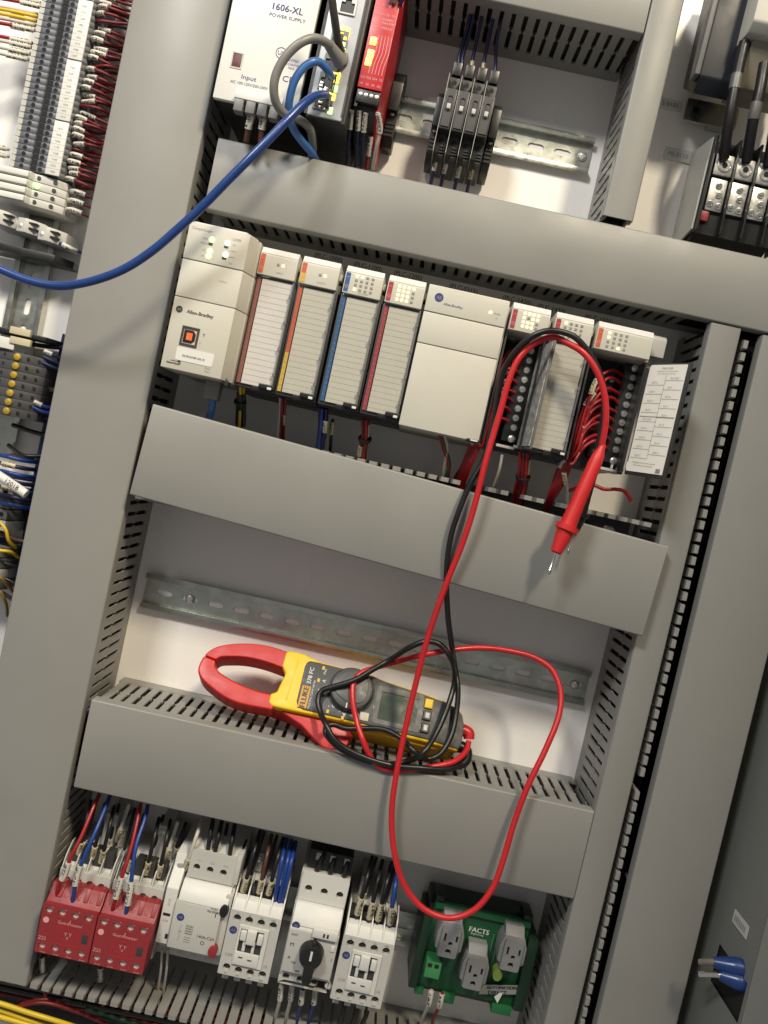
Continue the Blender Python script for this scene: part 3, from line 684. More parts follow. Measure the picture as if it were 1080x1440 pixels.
for x, y in ((455, 122), (449, 150)):
    for j in range(5):
        u_, v_, _ = P(x+random.uniform(-5, 8), y+random.uniform(-6, 6), 106); k.box(u_-1.4, u_+1.4, v_-0.9, v_+0.9, 104.6, 106.6, bev=0.3)
k.build('contact_spring', screwm, g)
# ethernet cables
c1 = wire('ethernet_cable', 'grey ethernet cable looping from the switch across the white power supply', [P(466, 66, 124), P(455, 58, 133), P(441, 54, 139), P(423, 60, 143), P(404, 77, 143), P(390, 100, 141), P(385, 122, 138), P(388, 144, 132), P(400, 160, 124), P(420, 168, 112), P(436, 182, 97), P(440, 205, 84), P(438, 228, 70)], 3.3, ethg, cat='cable', n=12)
k = MB(); a = np.array(P(462, 62, 126)); e = np.array(P(480, 88, 113)); k.tube(smooth([a, (a+e)/2, e], 4), 5.5, 10, rfun=lambda t: 4.0+2.0*t); k.build('plug_boot', ethg, c1)
k = MB(); u_, v_, _ = P(484, 84, 108); k.box(u_-2.5, u_+3, v_-3, v_+3, 105, 114, bev=1.2); k.build('plug_tab', ethg, c1)
c1b = wire('ethernet_cable', 'thin dark grey cable hanging from above into the upper switch port', [P(464, -40, 150), P(467, 0, 142), P(471, 30, 134), P(475, 55, 124), P(480, 72, 112)], 3.0, M('dark_grey_jacket', (0.06, 0.055, 0.05), 0.45), cat='cable', n=12)
c2 = wire('ethernet_cable', 'light blue ethernet cable arching from the switch then dropping behind the duct', [P(466, 108, 112), P(460, 98, 122), P(450, 88, 128), P(440, 87, 132), P(427, 95, 133), P(415, 112, 132), P(408, 135, 128), P(406, 160, 121), P(412, 180, 112), P(424, 198, 100), P(437, 213, 88), P(446, 226, 72)], 3.0, ethl, cat='cable', n=12)
c3 = wire('ethernet_cable', 'thick blue ethernet cable sweeping from the switch to the left edge', [P(459, 134, 112), P(450, 134, 122), P(440, 137, 130), P(425, 148, 137), P(405, 168, 143), P(380, 194, 147), P(352, 222, 150), P(320, 254, 150), P(285, 290, 148), P(250, 322, 146), P(215, 352, 144), P(175, 378, 142), P(130, 395, 140), P(85, 402, 138), P(45, 396, 137), P(10, 383, 136), P(-40, 360, 136), P(-90, 330, 136)], 3.2, ethb, cat='cable', n=14)
# worn printing on the blue jacket
pth = smooth([P(425, 148, 137), P(405, 168, 143), P(380, 194, 147), P(352, 222, 150), P(320, 254, 150), P(285, 290, 148), P(250, 322, 146), P(215, 352, 144)], 10)
k = MB()
for i in range(6, len(pth)-4, 3):
    if random.random() < 0.55:
        a, bb = pth[i], pth[i+1]; t = (bb-a)/np.linalg.norm(bb-a); nrm = np.array([0.1, 0.35, 1.0]); nrm /= np.linalg.norm(nrm)
        side = np.cross(nrm, t); c = a+nrm*3.12; h = random.uniform(0.3, 0.7); l_ = random.uniform(0.5, 1.6)
        k._add([tuple(c-side*h), tuple(c+t*l_-side*h), tuple(c+t*l_+side*h), tuple(c+side*h)], [(0, 1, 2, 3)], 0)
k.build('jacket_print', inkw, c3)
# red safety relay
g = root('safety_relay', 'slim bright red safety relay with three glowing yellow lights', 'relay', (-85, 279, 0))
MB().prism([(289.6, 8), (289.6, 100), (358.8, 100), (366, 78), (392, 74), (392, 8)], 'vw', -94.8, -75.6, bev=0.7).build('case', redrel, g)
MB().box(-94.6, -92.2, 276, 392, 8, 97).build('side_plate', black, g)
MB().prism([(262, 8), (262, 60), (276, 92), (289.6, 92), (289.6, 8)], 'vw', -94.0, -78.0, bev=0.6).build('lower_case', dgrey, g)
MB().prism([(262, 8), (262, 60), (276, 92), (289.4, 92), (289.4, 8)], 'vw', -77.8, -75.8).build('side_cheek', redrel, g)
for (v0, v1) in ((279.2, 289.2), (359.4, 368)):
    k = MB(); k.box(-94.2, -75.9, v0, v1, 70, 98.5, bev=0.6); tb = k.build('terminal_strip', black, g)
    for i in range(4):
        q = MB(); q.lathe((-91.3+4.3*i, (v0+v1)/2+1, 98.2), (0, 0, 1), [(0, 1.7), (0.7, 1.7), (1.1, 1.1)], 10); q.build('terminal_screw', screwm, tb)
for x, y in ((525, 57), (521, 75), (518, 86)):
    u_, v_, _ = P(x, y, 101); q = MB(); q.box(u_-2.5, u_+2.5, v_-3.1, v_+3.1, 99.6, 101.2, bev=0.7); q.build('status_light', lam if False else M('led_yellow_hot', (0.9, 0.7, 0.2), 0.3, emit=(1.0, 0.62, 0.06), es=2.8), g)
it = []
for i in range(4):
    it += [(['A1', '13', '23', '33'][i], 1.8, -92.2+4.6*i, 354.0, 100.25), (['14', '24', '34', 'A2'][i], 1.8, -92.2+4.6*i, 292.6, 100.25), (['S12', 'S22', 'S34', 'Y2'][i], 1.8, -92.0+4.7*i, 297.6, 100.25)]
it += [('A1 S11 S21 S31', 1.7, -84.5, 347, 100.25), ('GUARD', 1.9, -82.5, 343.4, 100.25), ('MASTER', 1.9, -81.5, 340.6, 100.25), ('MSR127', 1.8, -81.5, 336.8, 100.25), ('PWR', 1.4, -90.5, 336.6, 100.25), ('CH1', 1.4, -91.2, 322.6, 100.25)]
k = MB()
for t in it: letters(k, *t)
for i in range(5):
    x0 = -86.6+2.6*i
    for a, c in (((x0, 331), (x0+0.2, 318)), ((x0+0.2, 318), (x0-1.6, 308)), ((x0-1.6, 308), (x0-1.8, 301))):
        k._add([(a[0]-0.18, a[1], 100.25), (a[0]+0.18, a[1], 100.25), (c[0]+0.18, c[1], 100.25), (c[0]-0.18, c[1], 100.25)], [(0, 1, 2, 3)], 0)
k.build('lettering', inkp, g)
for i, (pts, mt, lab) in enumerate([([(495, 152, 92), (492, 185, 80), (488, 232, 60)], wdblue, 'dark blue wire under the red relay, first from the left'), ([(506, 153, 92), (503, 190, 80), (500, 235, 60)], wdblue, 'dark blue wire under the red relay, second from the left'), ([(515, 156, 92), (511, 190, 80), (508, 236, 60)], wdblue, 'dark blue wire under the red relay, third from the left'), ([(531, 158, 94), (535, 180, 86), (530, 205, 78), (524, 238, 62)], wwhite, 'white wire under the red relay, curving past its right corner'), ([(522, 190, 72), (519, 210, 66), (515, 238, 55)], wred, 'red wire with a white sleeve under the red relay')]):
    wire('wire', lab, [P(*p) for p in pts], 1.4, mt, 'wires below the red relay', sleeves=[(1, 16, slv, 2.1)])
for i, x in enumerate((548, 556, 565)):
    wire('wire', ['white wire rising from the red relay top, left one', 'grey-white wire rising from the red relay top, middle one', 'blue wire rising from the red relay top, right one'][i], [P(x-3, 8, 97), P(x+1, 0, 102), P(x+6, -12, 108), P(x+8, -40, 100)], 1.5, [wwhite, wwhite, wblue][i], 'wires above the red relay')
# end clamp beside the relay
def end_clamp(label, u0, u1, v0, v1, w1, scr):
    r = root('end_clamp', label, 'end clamp', ((u0+u1)/2, v0, 0), 'black rail end clamps')
    k = MB(); vm = (v0+v1)/2
    k.prism([(v0, 4), (v0, w1*0.55), (v0+6, w1*0.8), (vm-7, w1*0.8), (vm-6, w1), (vm+18, w1), (vm+20, w1*0.8), (v1-5, w1*0.75), (v1, w1*0.5), (v1, 4)], 'vw', u0, u1, bev=0.6); k.build('clamp_body', black, r)
    k = MB()
    for i in range(4): k.box(u0+0.8, u1-0.8, v0+7+3.4*i, v0+8.8+3.4*i, w1*0.8-0.2, w1*0.8+0.9)
    k.build('grip_rib', black, r)
    k = MB(); k.lathe(((u0+u1)/2, vm-6.5 if scr else vm-9, w1*0.8), (0, 0, 1), [(0, 2), (1.2, 2), (1.7, 1.2)], 10); k.build('clamp_screw', screwm, r)
end_clamp('black rail end clamp just right of the red relay', -75.0, -65.8, 279, 345, 34, True)
end_clamp('black rail end clamp on the left of the four breakers', -34.5, -28.6, 271, 333, 46, True)
end_clamp('black rail end clamp on the right of the four breakers', 14.2, 21.2, 271, 333, 46, True)
# four breakers
def breaker(u0, lab):
    r = root('circuit_breaker', lab, 'breaker', (u0+5, 272, 0), 'four black circuit breakers in a row')
    k = MB(); k.prism([(268, 6), (268, 34), (273, 50), (288, 50), (289, 60), (322, 60), (325, 52), (336, 50), (339, 44), (339, 6)], 'vw', u0+0.35, u0+9.6, bev=0.5); k.build('case', M('breaker_black', (0.020, 0.020, 0.021), 0.42, var=0.15, scale=60), r)
    k = MB(); k.box(u0+1.4, u0+8.6, 338, 349, 30, 50, bev=0.6); k.build('terminal_hood', black, r)
    k = MB(); k.holed([(u0+1.6, 291), (u0+8.4, 291), (u0+8.4, 321), (u0+1.6, 321)], [rrect(u0+3, u0+7, 306, 316, 1.6, 3)], 'uv', 59.5, 60.9); k.build('front_frame', mgrey if False else dgrey, r)
    k = MB(); k.prism([(304.5, 59), (304.5, 63.5), (308, 64.5), (309, 61), (309, 59)], 'vw', u0+3.4, u0+6.6, bev=0.4); k.build('toggle', white, r)
    for vv, w_, rr in ((331, 50.6, 2.1), (283, 49.6, 2.3)):
        q = MB(); q.cyl((u0+5, vv, w_), 'w', rr, 0.7, 12); q.build('screw_hole', blackm, r)
    k = MB()
    for i in range(4): k.box(u0+4.6, u0+8.8, 270.5+2.5*i, 271.6+2.5*i, 44+i*1.6, 51)
    k.build('vent_rib', black, r)
    k = MB(); k.box(u0-0.12, u0+0.22, 270, 334, 6, 60.5); k.build('divider', lgrey, r)
    return r
for i in range(4): breaker(-28.2+10.55*i, ['first black breaker from the left of four', 'second black breaker from the left of four', 'third black breaker from the left of four', 'fourth black breaker from the left, the rightmost'][i])
tops = [(644, 95, 657, 40), (649, 97, 661, 44), (663, 100, 673, 46), (679, 103, 689, 48), (695, 108, 698, 60)]
for i, (x, y, x2, y2) in enumerate(tops):
    wire('wire', 'dark blue wire rising from the %s breaker' % ['first, thinner of two,', 'first, right one of two,', 'second', 'third', 'fourth'][i], [P(x, y, 44), P(x+2, y-18, 44), P(x2, y2, 48), P(x2+5, y2-25, 56), P(x2+8, y2-50, 52)], 1.5, wdblue, 'wires above the breakers', sleeves=[(1, 8, slc, 1.9)] if i in (2, 3) else [])
for i, (x, y) in enumerate(((616, 218), (630, 222), (649, 228), (667, 230))):
    wire('wire', 'dark blue wire below the %s breaker' % ['first', 'second', 'third', 'fourth'][i], [P(x, y, 40), P(x-5, y+18, 34), P(x-9, y+34, 30), P(x-14, y+60, 26)], 1.6, wdblue, 'wires below the breakers', sleeves=[(0, 13, slc if i == 3 else slv, 2.0)])
# ------------------------------------------------------------------ clamp meter, leaning back on the duct
AL = math.radians(33)
E_a = Vector((1, 0, 0)); E_c = Vector((0, -math.cos(AL), math.sin(AL))); E_b = Vector((0, math.sin(AL), math.cos(AL)))
# local mesh frame: x = along the meter, y = -(out of the face), z = up the face
MMAT = Matrix((( E_a.x, -E_c.x, E_b.x), (E_a.y, -E_c.y, E_b.y), (E_a.z, -E_c.z, E_b.z))).to_4x4()
MMAT = Matrix.Translation(B((0, -214, 73))) @ MMAT
def PF(x, y, off):
    """panel point seen at photograph pixel x, y that lies off mm in front of the meter's face plane"""
    d = _r*(x-CX)/F_PX - _u*(y-CY)/F_PX + _f
    n = np.array([0, -math.cos(AL), math.sin(AL)]); q = np.array([0, CAM_DIST-73, -214.0])+off*n
    X = d*((q@n)/(d@n)); return (X[0], X[2], CAM_DIST-X[1])
g = root('clamp_meter', 'yellow and grey clamp meter with open red jaw, lying on the wire duct', 'clamp meter', None, matrix=MMAT)
jo = [(-58, 53.5), (-68, 54.8), (-78.4, 55.2), (-96.6, 52.8), (-112.7, 47.6), (-121.5, 42.3), (-127.0, 34.5), (-129.0, 24.5), (-127.9, 18.8), (-122.9, 13.4), (-112.9, 8.0), (-102.5, 3.6), (-90.3, 0.6), (-76.5, 0.2), (-58, 1.0)]
ji = [(-58, 38.5), (-74.6, 40.7), (-91.0, 40.8), (-104.4, 38.6), (-115.4, 34.6), (-116.0, 28.4), (-111, 23.4), (-101.3, 19.6), (-90.1, 16.6), (-76.7, 14.4), (-58, 14.2)]
def dens(p, k=3): return [tuple(a[:2]) for a in smooth([(x, y, 0) for x, y in p], k)]
jo, ji = dens(jo), dens(ji)
def jaw_half(out, inn, nm, lab=None):
    lp = out+inn[::-1]; mb = MB(); mb.prism(lp, 'uv', -27, -2.0, bev=2.2, seg=3); return mb.build(nm, redjaw, g, lab, sharp=0.8)
cut = 14
so = min(range(len(jo)), key=lambda i: abs(jo[i][0]+126.0)+abs(jo[i][1]-35.5)); si = min(range(len(ji)), key=lambda i: abs(ji[i][0]+116)+abs(ji[i][1]-33))
jaw_half(jo[:so+1], ji[:si+1], 'jaw'); jaw_half([(jo[so][0]-0.2, jo[so][1]-0.5)]+jo[so+1:], [(ji[si][0], ji[si][1]-0.5)]+ji[si+1:], 'jaw')
# body: yellow overmould, then the grey face plate
top = [(-60, 53.4), (-55.5, 55.2), (-43.1, 55.2), (-38.1, 53.2), (-27.1, 51.2), (-15, 50.6), (18, 49.8), (30.2, 47.0), (56.5, 44.8), (84.8, 41.0), (97, 37.0), (101.5, 32.5), (103, 24), (103.2, 8), (101.5, 1.0), (75.7, 2.6), (48.3, 3.2), (24.7, 4.0), (0.1, 4.4), (-30.4, 4.2), (-42.7, 4.0), (-60, 4.0), (-63.4, 6.5), (-63.6, 14), (-58.5, 17), (-57.8, 22), (-55.4, 34), (-57.6, 37), (-60.4, 40)]
k = MB(); k.prism(top, 'uv', -12, -1.6, bev=2.6, seg=3); k.build('body', yellow, g, sharp=0.9)
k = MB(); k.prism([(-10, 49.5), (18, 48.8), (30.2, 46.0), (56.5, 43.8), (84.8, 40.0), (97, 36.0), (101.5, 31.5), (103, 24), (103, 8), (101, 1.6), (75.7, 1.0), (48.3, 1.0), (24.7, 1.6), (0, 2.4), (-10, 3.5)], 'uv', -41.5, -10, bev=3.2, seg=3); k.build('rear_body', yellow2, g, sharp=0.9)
k = MB(); k.prism([(-60, 52), (-44, 53.4), (-10, 49.0), (-4, 40), (-4, 3.0), (-20, 1.0), (-40, 1.6), (-62, 3.6), (-63.4, 12), (-57, 18), (-54, 34), (-59, 40)], 'uv', -38, -11, bev=2.6, seg=3); k.build('jaw_base', redjaw, g, sharp=0.9)
gp = [(-37.0, 49.6), (-30, 49.8), (-15, 49.4), (18, 48.6), (30.2, 45.8), (56.5, 43.4), (84.8, 39.6), (96.4, 35.8), (101, 31.5), (103.6, 24), (103.8, 9), (101.8, 2.2), (75.7, 4.8), (48.3, 5.2), (24.7, 5.8), (0.1, 6.3), (-33, 6.6), (-38.2, 8.4), (-40.2, 13), (-40.6, 44), (-39.6, 48)]
k = MB(); k.prism(gp, 'uv', -6, 0, bev=1.3, seg=2); k.build('face_plate', metg, g, sharp=0.9)
k = MB(); k.prism([(70, 2.8), (100, 1.4), (104.4, 9), (104.6, 25), (101.6, 33), (96, 38), (78, 41.5), (76, 30), (76, 12)], 'uv', -33, -4, bev=3.0, seg=3); k.build('tail_shell', metg, g, sharp=0.9)
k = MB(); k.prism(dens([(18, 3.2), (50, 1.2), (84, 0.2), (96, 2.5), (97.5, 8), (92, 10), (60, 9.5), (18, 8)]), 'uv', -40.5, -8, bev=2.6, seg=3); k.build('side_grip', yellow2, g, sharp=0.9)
# ridge across the neck
k = MB(); k.prism([(-50, 12), (-48.6, 12), (-47.0, 49), (-48.4, 49)], 'uv', -2, -0.9, bev=0.4); k.build('neck_ridge', yellow, g)
# trigger lever under the body
k = MB(); k.prism([(-52, 4.0), (-30, 4.5), (6, 3.5), (13, -4), (9.5, -13.0), (-3, -19.5), (-10.5, -19), (-32, -4.5), (-48, 1.6)], 'uv', -29, -8, bev=2.6, seg=3); k.build('trigger', redjaw, g, sharp=0.9)
# rotary dial
dc_ = (3.2, 31.5)
k = MB(); k.lathe((dc_[0], dc_[1], -0.5), (0, 0, 1), [(0, 20.3), (0.9, 20.3), (1.1, 19.9)], 48); k.build('dial_ring', black, g)
k = MB(); k.lathe((dc_[0], dc_[1], 0.3), (0, 0, 1), [(0, 19.2), (4.6, 18.6), (6.6, 17.8), (7.2, 16.6), (7.4, 0.2)], 48); dl = k.build('rotary_dial', metd, g, sharp=0.5)
k = MB(); k.prism(dens([(-9.5, 24), (-7, 42), (8, 47), (16, 39), (15, 22), (4, 17)], 4), 'uv', 7.2, 8.4, bev=0.9); k.build('dial_grip', metd, dl)
k = MB(); k.box(1.4, 2.3, 13.6, 18.0, 7.3, 7.7); k.build('dial_pointer', inkw, dl)
# display
k = MB(); k.holed(rrect(25.2, 66.4, 8.4, 41.4, 3), [rrect(29.4, 62.2, 12.2, 38.0, 1.2)], 'uv', -1, 0.5); k.build('display_bezel', metd, g)
MB().box(29.0, 62.6, 11.8, 38.4, -1, 0.12).build('display', lcd, g)
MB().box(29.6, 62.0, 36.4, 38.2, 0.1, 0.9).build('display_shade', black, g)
for (a, c, mt, nm) in ((70.8, 34.6, yellow, 'yellow_button'), (70.8, 24.2, metd, 'grey_button'), (70.9, 13.4, metd, 'grey_button')):
    k = MB(); k.box(a-3.6, a+3.6, c-4.2, c+4.2, -0.5, 2.2, bev=1.1, seg=3); bt = k.build(nm, mt, g)
    if mt is metd: q = MB(); q.box(a-1.4, a+1.6, c-2.2, c+2.2, 2.1, 2.3); q.build('button_mark', inkw, bt)
k = MB(); k.box(14.6, 22.4, 8.2, 15.4, -0.3, 0.9, bev=0.6); k.build('setting_window', lgrey, g)
k = MB(); k.box(18.6, 21, 10.2, 13.2, 0.9, 1.0); k.build('setting_mark', inky, g)
k = MB(); k.box(-38.4, -31.0, 7.8, 27.0, -0.2, 0.25); k.build('brand_plate', inko, g)
lettering(g, black, [('FLUKE', 4.6, -34.8, 17.3, 0.35, dict(rot=math.pi/2, bold=0.35, sx=1.0))], 'brand_lettering')
lettering(g, inkw, [('378 FC', 3.6, -34.0, 36.6, 0.2, dict(rot=math.pi/2, bold=0.1)), ('TRUE RMS CLAMP METER', 1.6, -29.2, 20.5, 0.2, dict(rot=math.pi/2)), ('OFF', 2.8, 26.5, 19.5, 0.2, dict(rot=math.pi/2+0.2, bold=0.08)), ('A', 3.2, -21.5, 34.5, 0.2, dict(rot=1.4)), ('A', 3.2, -18.0, 23.5, 0.2, dict(rot=1.0)), ('O', 3.0, -8.5, 15.2, 0.2, dict(rot=0.2, bold=0.1)), ('V', 3.2, 1.6, 9.8, 0.2, dict(rot=0.2, bold=0.1)), ('V', 3.2, 12.6, 10.8, 0.2, dict(bold=0.1)), ('iFlex', 2.0, -22.5, 42.8, 0.2, dict(rot=1.5)), ('MAX', 1.3, 66.2, 24, 0.3, dict(rot=1.57)), ('ZERO', 1.3, 66.4, 13.5, 0.3, dict(rot=1.57)), ('=', 2.2, -2.5, 11.8, 0.2), ('Hz', 1.8, 8.0, 10.2, 0.2), ('+', 2.2, -12.5, 13.8, 0.2)])
k = MB()
for a, c in ((-24.5, 45), (-26.2, 33.5), (-23.6, 24.5), (-12.6, 8.8), (0.8, 5.2+0.9)): k.box(a-1.1, a+1.1, c-0.9, c+2.2, 0.02, 0.2)
k.build('yellow_marks', inky, g)
# lead plugs in the tail
k = MB(); k.tube(smooth([(101, 23, -14), (107, 23, -14), (110.5, 21.5, -14), (111.5, 17, -15)], 5), 5.2, 12, rfun=lambda t: 5.6-0.8*t); k.build('red_plug', redlead, g)
k = MB(); k.tube(smooth([(101, 9, -16), (107, 9, -16), (111, 6.5, -15), (111.5, -1, -13), (107, -7, -11), (98, -9, -8)], 5), 5.2, 12, rfun=lambda t: 5.6-2.2*t); k.build('black_plug', rubber, g)

# ------------------------------------------------------------------ test leads with their probes
red_pts = [P(846, 628, 118), P(852, 590, 121), P(850, 555, 122), P(838, 520, 122), P(820, 496, 121), P(799, 483, 118), P(779, 474, 115), P(757, 480, 113), P(738, 494, 112), P(726, 510, 112), P(715, 537, 112), P(705, 573, 112), P(696, 604, 112), P(682, 652, 113), P(666, 716, 111), P(650, 765, 108), P(628, 820, 104), P(602, 895, 98), P(585, 960, 94), P(570, 1025, 96), P(558, 1085, 98), P(551, 1140, 99), P(554, 1195, 102), P(568, 1244, 104), P(596, 1278, 106), P(632, 1291, 107), P(666, 1280, 107), P(692, 1250, 105), P(708, 1208, 102), P(722, 1160, 99), P(742, 1106, 96), P(768, 1052, 88), P(786, 1005, 78), P(788, 972, 70), P(776, 942, 63), P(752, 925, 60), P(715, 915, 60), P(675, 911, 63), P(635, 914, 68), P(600, 920, 73), PF(560, 930, 16), PF(528, 939, 14), PF(506, 948, 13), PF(497, 962, 12), PF(496, 985, 11), PF(501, 1012, 9), P(510, 1040, 86), P(522, 1066, 86), P(536, 1079, 86), P(556, 1083, 85), P(585, 1081, 83), P(615, 1077, 80), P(640, 1070, 74), P(656, 1055, 64), P(659, 1043, 58)]
rl = wire('test_lead', 'red test lead looping from the clamp meter, its red probe hooked over the modules', red_pts, 2.45, redlead, cat='test lead', k=8, n=14)
blk_pts = [P(838, 640, 112), P(846, 600, 113), P(850, 565, 115), P(846, 532, 116), P(828, 496, 119), P(808, 474, 121), P(786, 466, 121), P(766, 466, 120), P(745, 475, 118), P(723, 497, 112), P(709, 520, 106), P(702, 546, 102.5), P(697, 575, 102), P(690, 612, 103), P(679, 650, 104), P(661, 681, 105), P(646, 717, 105), P(634, 755, 103), P(628, 805, 99), P(630, 868, 92), P(635, 905, 84), PF(640, 940, 16), PF(644, 968, 12), PF(642, 1000, 8), PF(634, 1036, 6), P(617, 1062, 81), P(600, 1067, 83), PF(583, 1057, 13), PF(564, 1038, 9), PF(540, 1026, 7), PF(511, 1024, 6.5), PF(485, 1024, 7), PF(470, 1019, 7), PF(460, 1021, 8), PF(458, 1030, 10), P(467, 1043, 86), P(482, 1055, 87), P(510, 1068, 86), P(545, 1075, 84), P(577, 1069, 84), PF(594, 1060, 14), PF(614, 1030, 12), PF(631, 990, 14), PF(639, 957, 18), P(632, 922, 80), P(618, 906, 79), P(600, 902, 78), P(577, 910, 76), PF(550, 927, 20), PF(522, 943, 16), PF(497, 957, 14.5), PF(468, 966, 10), PF(452, 972, 7), PF(447, 986, 6), PF(451, 1003, 7), PF(459, 1020, 13), P(468, 1037, 91), P(484, 1051, 91), P(510, 1064, 90), P(550, 1076, 89), P(594, 1080, 87), P(622, 1082, 82), P(638, 1080, 76), P(648, 1075, 70)]
bl = wire('test_lead', 'black test lead coiled over the clamp meter, its black probe behind the red one', blk_pts, 2.35, rubber, cat='test lead', k=8, n=14)
def probe(par, a, e, tip, mat, rr=1.0):
    a, e, tip = map(np.array, (a, e, tip)); ax = e-a; L = np.linalg.norm(ax)
    k = MB(); k.lathe(a-ax/L*3, ax, [(0, 2.6), (4, 3.0), (9, 4.6*rr), (L*0.18, 5.4*rr), (L*0.55, 5.8*rr), (L*0.72, 6.4*rr), (L*0.75, 6.6*rr), (L*0.755, 9.2*rr), (L*0.80, 9.2*rr), (L*0.81, 6.8*rr), (L*0.85, 6.6*rr), (L*1.0, 4.4*rr), (L*1.012, 3.2*rr)], 24); k.build('probe_handle', mat, par, sharp=0.6)
    k = MB()
    k.lathe(e-ax/L*1, tip-e, [(0, 1.05), (np.linalg.norm(tip-e)-3.0, 1.05), (np.linalg.norm(tip-e)-2.6, 1.35), (np.linalg.norm(tip-e)-0.6, 1.35), (np.linalg.norm(tip-e)+1, 0.5)], 12); k.build('probe_tip', chrome, par)
probe(rl, P(846, 630, 118), P(780, 781, 123), P(771, 808, 124), redprobe, 1.0)
probe(bl, P(838, 642, 109), P(805, 752, 107.5), P(797, 780, 108), rubber, 0.95)
# ------------------------------------------------------------------ bottom row
def hole_plate(r, name, u0, u1, v0, v1, w0, w1, holes, mat, rad=3.3, hv=None, floor=None, fm=None):
    k = MB(); k.holed(rrect(u0, u1, v0, v1, 0.8, 2), [circ(a, c, rad, 14, 0, hv) for a, c in holes], 'uv', w1-5, w1); p = k.build(name, mat, r)
    fl = w1-4.4
    MB().box(u0+0.6, u1-0.6, v0+0.6, v1-0.6, fl-0.4, fl).build('dark_hole_floor', blackm, p)  # black floor paints the shade deep in the holes
    for a, c in holes:
        q = MB(); q.lathe((a, c, fl-0.2), (0, 0, 1), [(0, rad*0.7), (0.8, rad*0.7), (1.1, rad*0.5)], 10); q.box(a-rad*0.6, a+rad*0.6, c-0.35, c+0.35, fl+0.7, fl+1.05); q.build('terminal_screw', dgrey, p)
    return p
def contactor(lab, u0, wd=43.2):
    r = root('contactor', lab, 'contactor', (u0+wd/2, -452, 0), 'grey contactors with round holes')
    u1 = u0+wd
    k = MB(); k.prism([(-452, 5), (-452, 60), (-446, 72), (-437.5, 80.2), (-382.2, 80.2), (-375, 70), (-371, 60), (-369, 5)], 'vw', u0+0.5, u1-0.5, bev=0.7); k.build('housing', lgrey2, r)
    hs = [(u0+6.6+10.2*i, -388) for i in range(4)]+[(u0+6.6+10.2*i, -431-(0.8 if i in (1, 2) else 0)) for i in range(4)]
    hole_plate(r, 'front_plate', u0, u1, -437.6, -381.8, 77, 85, hs, lgrey2, fm=black)
    k = MB(); k.prism([(-381.6, 78), (-381.6, 85), (-374, 80), (-372.5, 74)], 'vw', u0+0.2, u1-0.2, bev=0.4); k.build('sloped_lip', white, r)
    k = MB()
    for i in range(5):
        a = u0+0.2+(wd-1.6)/4*i; k.prism([(-381, 76), (-381, 84.6), (-374, 82), (-367, 74), (-362, 64), (-362, 56), (-372, 60)], 'vw', a, a+1.2, bev=0.3)
    k.build('barrier', white, r)
    for i in range(4): q = MB(); q.box(u0+2.2+10.5*i, u0+9.6+10.5*i, -378, -366, 60, 71.5, bev=0.6); q.build('wire_clamp', dgrey, r)
    k = MB(); k.box(u0+7, u0+15, -369, -352, 5, 40, 0, 0.8); k.box(u0+27, u0+36, -369, -350, 5, 42, 0, 0.8); k.build('coil_terminal', lgrey, r)
    for i in range(2): q = MB(); q.lathe((u0+11+20.5*i, -357, 40+2*i), (0, 0, 1), [(0, 2.6), (1.4, 2.6), (2, 1.6)], 10); q.build('coil_screw', screwm, r)
    # actuator in the middle
    k = MB(); k.holed([(u0+10.2, -426.5), (u0+35, -426.5), (u0+35, -392.5), (u0+10.2, -392.5)], [[(u0+12, -418), (u0+31.6, -418), (u0+31.6, -395), (u0+12, -395)]], 'uv', 84, 86.4); k.build('actuator_frame', white, r)
    MB().box(u0+12, u0+31.6, -418, -395, 84.7, 85.2).build('actuator_recess', dgrey, r)
    for a, b_, c, d, h in ((12.4, 17.4, -404, -396, 88.6), (17.8, 25.6, -406, -394.6, 89.4), (27, 31.4, -405, -396.6, 88.6), (15.6, 18.4, -414, -404, 87), (23.6, 26.2, -414.6, -405, 87)):
        k = MB(); k.box(u0+a, u0+b_, c, d, 84.8, h, bev=0.7); k.build('actuator_slide', white, r)
    MB().box(u0+10.8, u0+31.4, -425.8, -414.6, 85.5, 87.4, bev=0.7).build('actuator_base', white, r)
    k = MB(); logo(k, u0+5.4, -398.6, 85.05, 3.3); k.build('round_logo', [inkb, inkg], r)
    lettering(r, inkg, [('C09', 2.6, u0+6, -420, 85.2), ('10', 2.6, u0+38.4, -423.5, 85.2)])
    lettering(r, inkd, [('1L1', 1.1, u0+6.6, -383.6, 85.2), ('3L2', 1.1, u0+16.8, -383.6, 85.2), ('5L3', 1.1, u0+27, -383.6, 85.2), ('13NO', 1.1, u0+37, -383.6, 85.2), ('2T1', 1.1, u0+6.6, -436, 85.2), ('4T2', 1.1, u0+16.8, -436, 85.2), ('6T3', 1.1, u0+27, -436, 85.2), ('14NO', 1.1, u0+37, -436, 85.2)], 'terminal_numbers')
    k = MB(); k.box(u0+14.4, u0+18, -419.4, -418.4, 87.3, 87.6); k.box(u0+22.4, u0+26, -420.4, -419.4, 87.3, 87.6); k.build('slide_marks', inkd, r)
    for i in range(4): q = MB(); q.box(u0+3.5+10.3*i, u0+9+10.3*i, -449, -442, 66, 73, bev=0.5); q.build('lower_clamp', lgrey, r)
    return r
contactor('grey contactor beside the motor starter with the red stop button', -55.2)
contactor('grey contactor between the black rotary knob and the green outlet board', 41.4)

